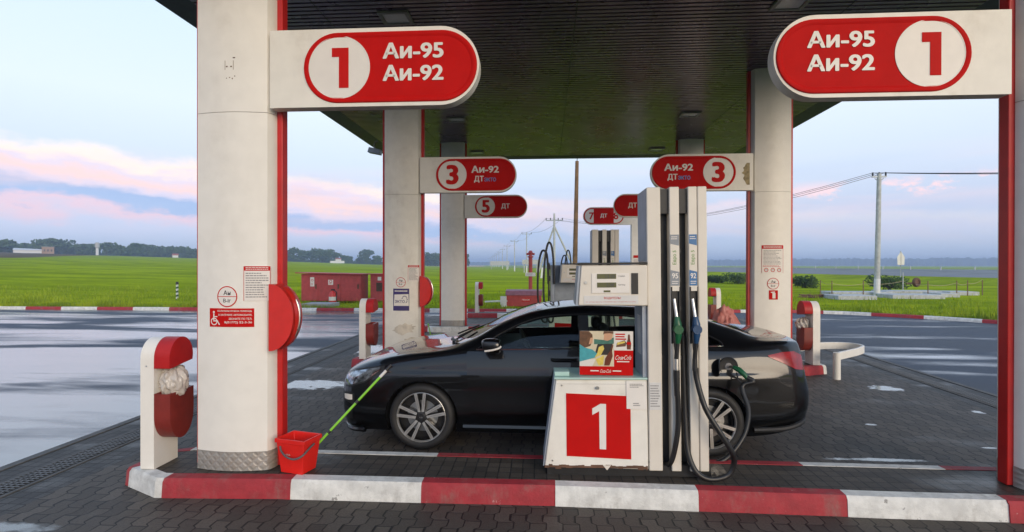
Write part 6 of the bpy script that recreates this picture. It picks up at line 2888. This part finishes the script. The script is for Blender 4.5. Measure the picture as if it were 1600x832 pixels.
hs2 = thing('red_roof_house', 'tiny house with red roof before the trees, left of the near column', 'building', tuple(p), math.atan2(-p.x, p.y))
a = MB()
a.bx(-2, 2, 0, 3, 0, 1.6)
a.build('wall', M['far_white'], hs2)
a = MB()
a.hexa([(-2.2, -.3, 1.6), (2.2, -.3, 1.6), (2.2, 3.3, 1.6), (-2.2, 3.3, 1.6), (-2.2, 1.4, 2.8), (2.2, 1.4, 2.8), (2.2, 1.6, 2.8), (-2.2, 1.6, 2.8)])
a.build('roof', M['far_roof'], hs2)
hs2.scale = (.65, .65, .75)
p = far(527, 330)
hs3 = thing('white_house', 'tiny white house before the trees, above the long red cabinet', 'building', tuple(p), math.atan2(-p.x, p.y))
a = MB()
a.bx(-4, 4, 0, 3, 0, 1.4)
a.bx(-1, 2.2, 0, 3, 1.4, 2.4)
a.build('wall', M['far_white'], hs3)
a = MB()
a.hexa([(-1.2, -.2, 2.4), (2.4, -.2, 2.4), (2.4, 3.2, 2.4), (-1.2, 3.2, 2.4), (-1.0, 1.4, 3.2), (2.2, 1.4, 3.2), (2.2, 1.6, 3.2), (-1.0, 1.6, 3.2)])
a.build('roof', M['far_roof'], hs3)
p = far(152, 320)
wt = thing('water_tower', 'slim white water tower with wider tank before the left trees', 'water tower', tuple(p))
a = MB()
a.cyl((0, 0, 0), (0, 0, 4.6), .85, .75, n=14)
a.build('shaft', M['far_white'], wt)
a = MB()
a.cyl((0, 0, 4.6), (0, 0, 5.2), .8, 1.25, n=16)
a.cyl((0, 0, 5.2), (0, 0, 8.0), 1.3, n=16)
a.cyl((0, 0, 8.0), (0, 0, 8.5), 1.3, .3, n=16)
a.build('tank', M['concrete_pale'], wt)

wt.scale = (.72, .72, .74)
# trees: every crown one can tell apart (px, top row, base row, width px)
tl = [(8, 383, 399, 22), (24, 384, 399, 18), (40, 386, 399, 16), (58, 380, 398, 26), (74, 377, 398, 34), (92, 378, 398, 34), (106, 384, 399, 24),
      (120, 386, 399, 18), (134, 386, 400, 20), (146, 387, 400, 16), (166, 384, 401, 26), (182, 388, 401, 20), (196, 390, 402, 18), (210, 385, 402, 24),
      (226, 386, 402, 22), (240, 388, 403, 20), (254, 386, 403, 22), (268, 389, 403, 20), (286, 389, 404, 22), (300, 391, 404, 20),
      (452, 396, 410, 14), (460, 392, 410, 16), (474, 395, 410, 20), (489, 388, 410, 26), (504, 393, 410, 22), (518, 391, 410, 24), (538, 398, 410, 12), (545, 401, 411, 10),
      (562, 404, 411, 10), (574, 391, 411, 22), (589, 400, 411, 16), (668, 393, 411, 18), (680, 394, 411, 20), (729, 396, 412, 8)]
for i, (px, yt, yb_, wpx) in enumerate(tl):
    D_ = 345 + (i * 37 % 40)
    p = far(px, D_)
    sc = D_ / F_PX * 1.0
    az_ = math.hypot(1, (px - 800) / F_PX)
    h = (yb_ - yt) * sc * .9 * 1.25 / az_ * 1.0 + 1.0
    w = wpx * sc / az_ * 1.45
    if px < 310:
        lb = 'tree in the far left wood, %s' % ('domed tall crown behind the brick building' if 60 < px < 100 else ('next to the water tower' if 130 < px < 175 else ('left of the white shed' if px < 45 else ('between the brick building and the water tower' if px < 130 else 'between the water tower and the near column'))))
        gp = 'trees of the far left wood'
    elif px < 600:
        lb = 'big round lone tree above the long red cabinet' if px == 489 else ('full crowned tree left of the stained column' if px == 574 else 'dark tree on the field edge above the red cabinets')
        gp = 'trees on the field edge above the red cabinets'
    else:
        lb = 'dark tree showing between the two left columns' if px < 700 else 'single tree peeping out right of the far left column'
        gp = 'trees between the left columns'
    make_tree('broadleaf_tree', lb, 'tree', (p.x, p.y, p.z - .3), h, w, 100 + i, gp, leaf=.75, n=650)
# undergrowth that closes the wood's foot
rnd = random.Random(2)
lob = []
for px in list(range(-10, 312, 3)) + list(range(446, 606, 3)) + list(range(664, 690, 3)):
    D_ = 395 + rnd.uniform(-8, 20)
    p = far(px, D_)
    hh = rnd.uniform(2.2, 4.2) if px < 400 else rnd.uniform(1.2, 2.6)
    lob.append((p.x, p.y, p.z + hh * .45, 2.2, 2.2, hh * .6))
o = leaf_cloud('undergrowth', M['leaves'], 9000, lob, .7, None, (0, 0, 0), 9)
tag(o, 'dark shrubs closing the foot of the far wood', 'undergrowth', kind='stuff')
# far forest on the horizon
fr = MB()
rnd = random.Random(12)
D_ = 1500
v, f = [], []
px = 690
while px < 1760:
    vv = _ray(px, 413)
    L = math.hypot(vv[0], vv[1])
    dd = D_ + rnd.uniform(-60, 60)
    x, y = vv[0] / L * dd, vv[1] / L * dd
    hgt = np.interp(px, [690, 900, 1100, 1300, 1760], [8, 9, 15, 17, 17]) * rnd.uniform(.82, 1.1)
    r = rnd.uniform(5, 9)
    o = len(v)
    m_ = 7
    for (rz, zz) in ((r, -6), (r * 1.15, hgt * .5), (r * .75, hgt * .85), (r * .2, hgt)):
        for k in range(m_):
            t = 6.283 * k / m_
            q = rnd.uniform(.85, 1.15)
            v.append((x + rz * q * math.cos(t), y + rz * q * math.sin(t), zz))
    for a_ in range(3):
        for k in range(m_):
            f.append((o + a_ * m_ + k, o + a_ * m_ + (k + 1) % m_, o + (a_ + 1) * m_ + (k + 1) % m_, o + (a_ + 1) * m_ + k))
    f.append(tuple(o + 3 * m_ + k for k in range(m_)))
    px += rnd.uniform(1.2, 3.0)
fr.add(v, f, 0, True)
tag(fr.build('far_forest', M['forest_leaves']), 'hazy blue forest along the horizon', 'forest', kind='stuff')

# ------------------------------------------------------------------ grass tufts along the kerb
gb = MB()
rnd = random.Random(21)
v, f = [], []
dens = [tuple(p) for p in kerb_pts if p.x > -34 and p.y > 4]
for _ in range(42000):
    i = rnd.randrange(len(dens) - 1)
    p = Vector(dens[i]).lerp(Vector(dens[i + 1]), rnd.random())
    d = (p - Vector((CX, CY)))
    s = 1.0 + (.16 + 16 * rnd.random() ** 2.6) / d.length
    q = Vector((CX, CY)) + d * s
    z = hill(q.x, q.y) if s > 1.03 else .10
    h = rnd.uniform(.05, .20) * (1 + .7 * math.sin(q.x * 1.7) * math.sin(q.y * 1.3))
    w = rnd.uniform(.010, .022)
    an = rnd.uniform(0, 6.3)
    dx, dy = math.cos(an) * w, math.sin(an) * w
    lx, ly = rnd.gauss(0, .04), rnd.gauss(0, .04)
    o = len(v)
    v += [(q.x - dx, q.y - dy, z - .02), (q.x + dx, q.y + dy, z - .02), (q.x + lx, q.y + ly, z + h)]
    f.append((o, o + 1, o + 2))
gb.add(v, f)
tag(gb.build('grass', M['grass_blades']), 'bright green grass growing behind the painted kerb', 'grass', kind='stuff')

# ------------------------------------------------------------------ haze
HAZE = 0.0010
hm = bpy.data.materials.new('haze')
hm.use_nodes = True
hm.node_tree.nodes.clear()
T = NT(hm.node_tree)
pv = T.n('ShaderNodeVolumePrincipled')
pv.inputs['Color'].default_value = (.62, .76, 1.0, 1)
pv.inputs['Density'].default_value = HAZE
pv.inputs['Anisotropy'].default_value = .2
ho = T.n('ShaderNodeOutputMaterial')
T.l(pv.outputs[0], ho.inputs['Volume'])
a = MB()
a.bx(-3600, 3600, -3600, 3600, -4, 24)
hz_o = a.build('haze', hm)
tag(hz_o, 'thin blue morning haze over the fields', 'haze', kind='stuff')
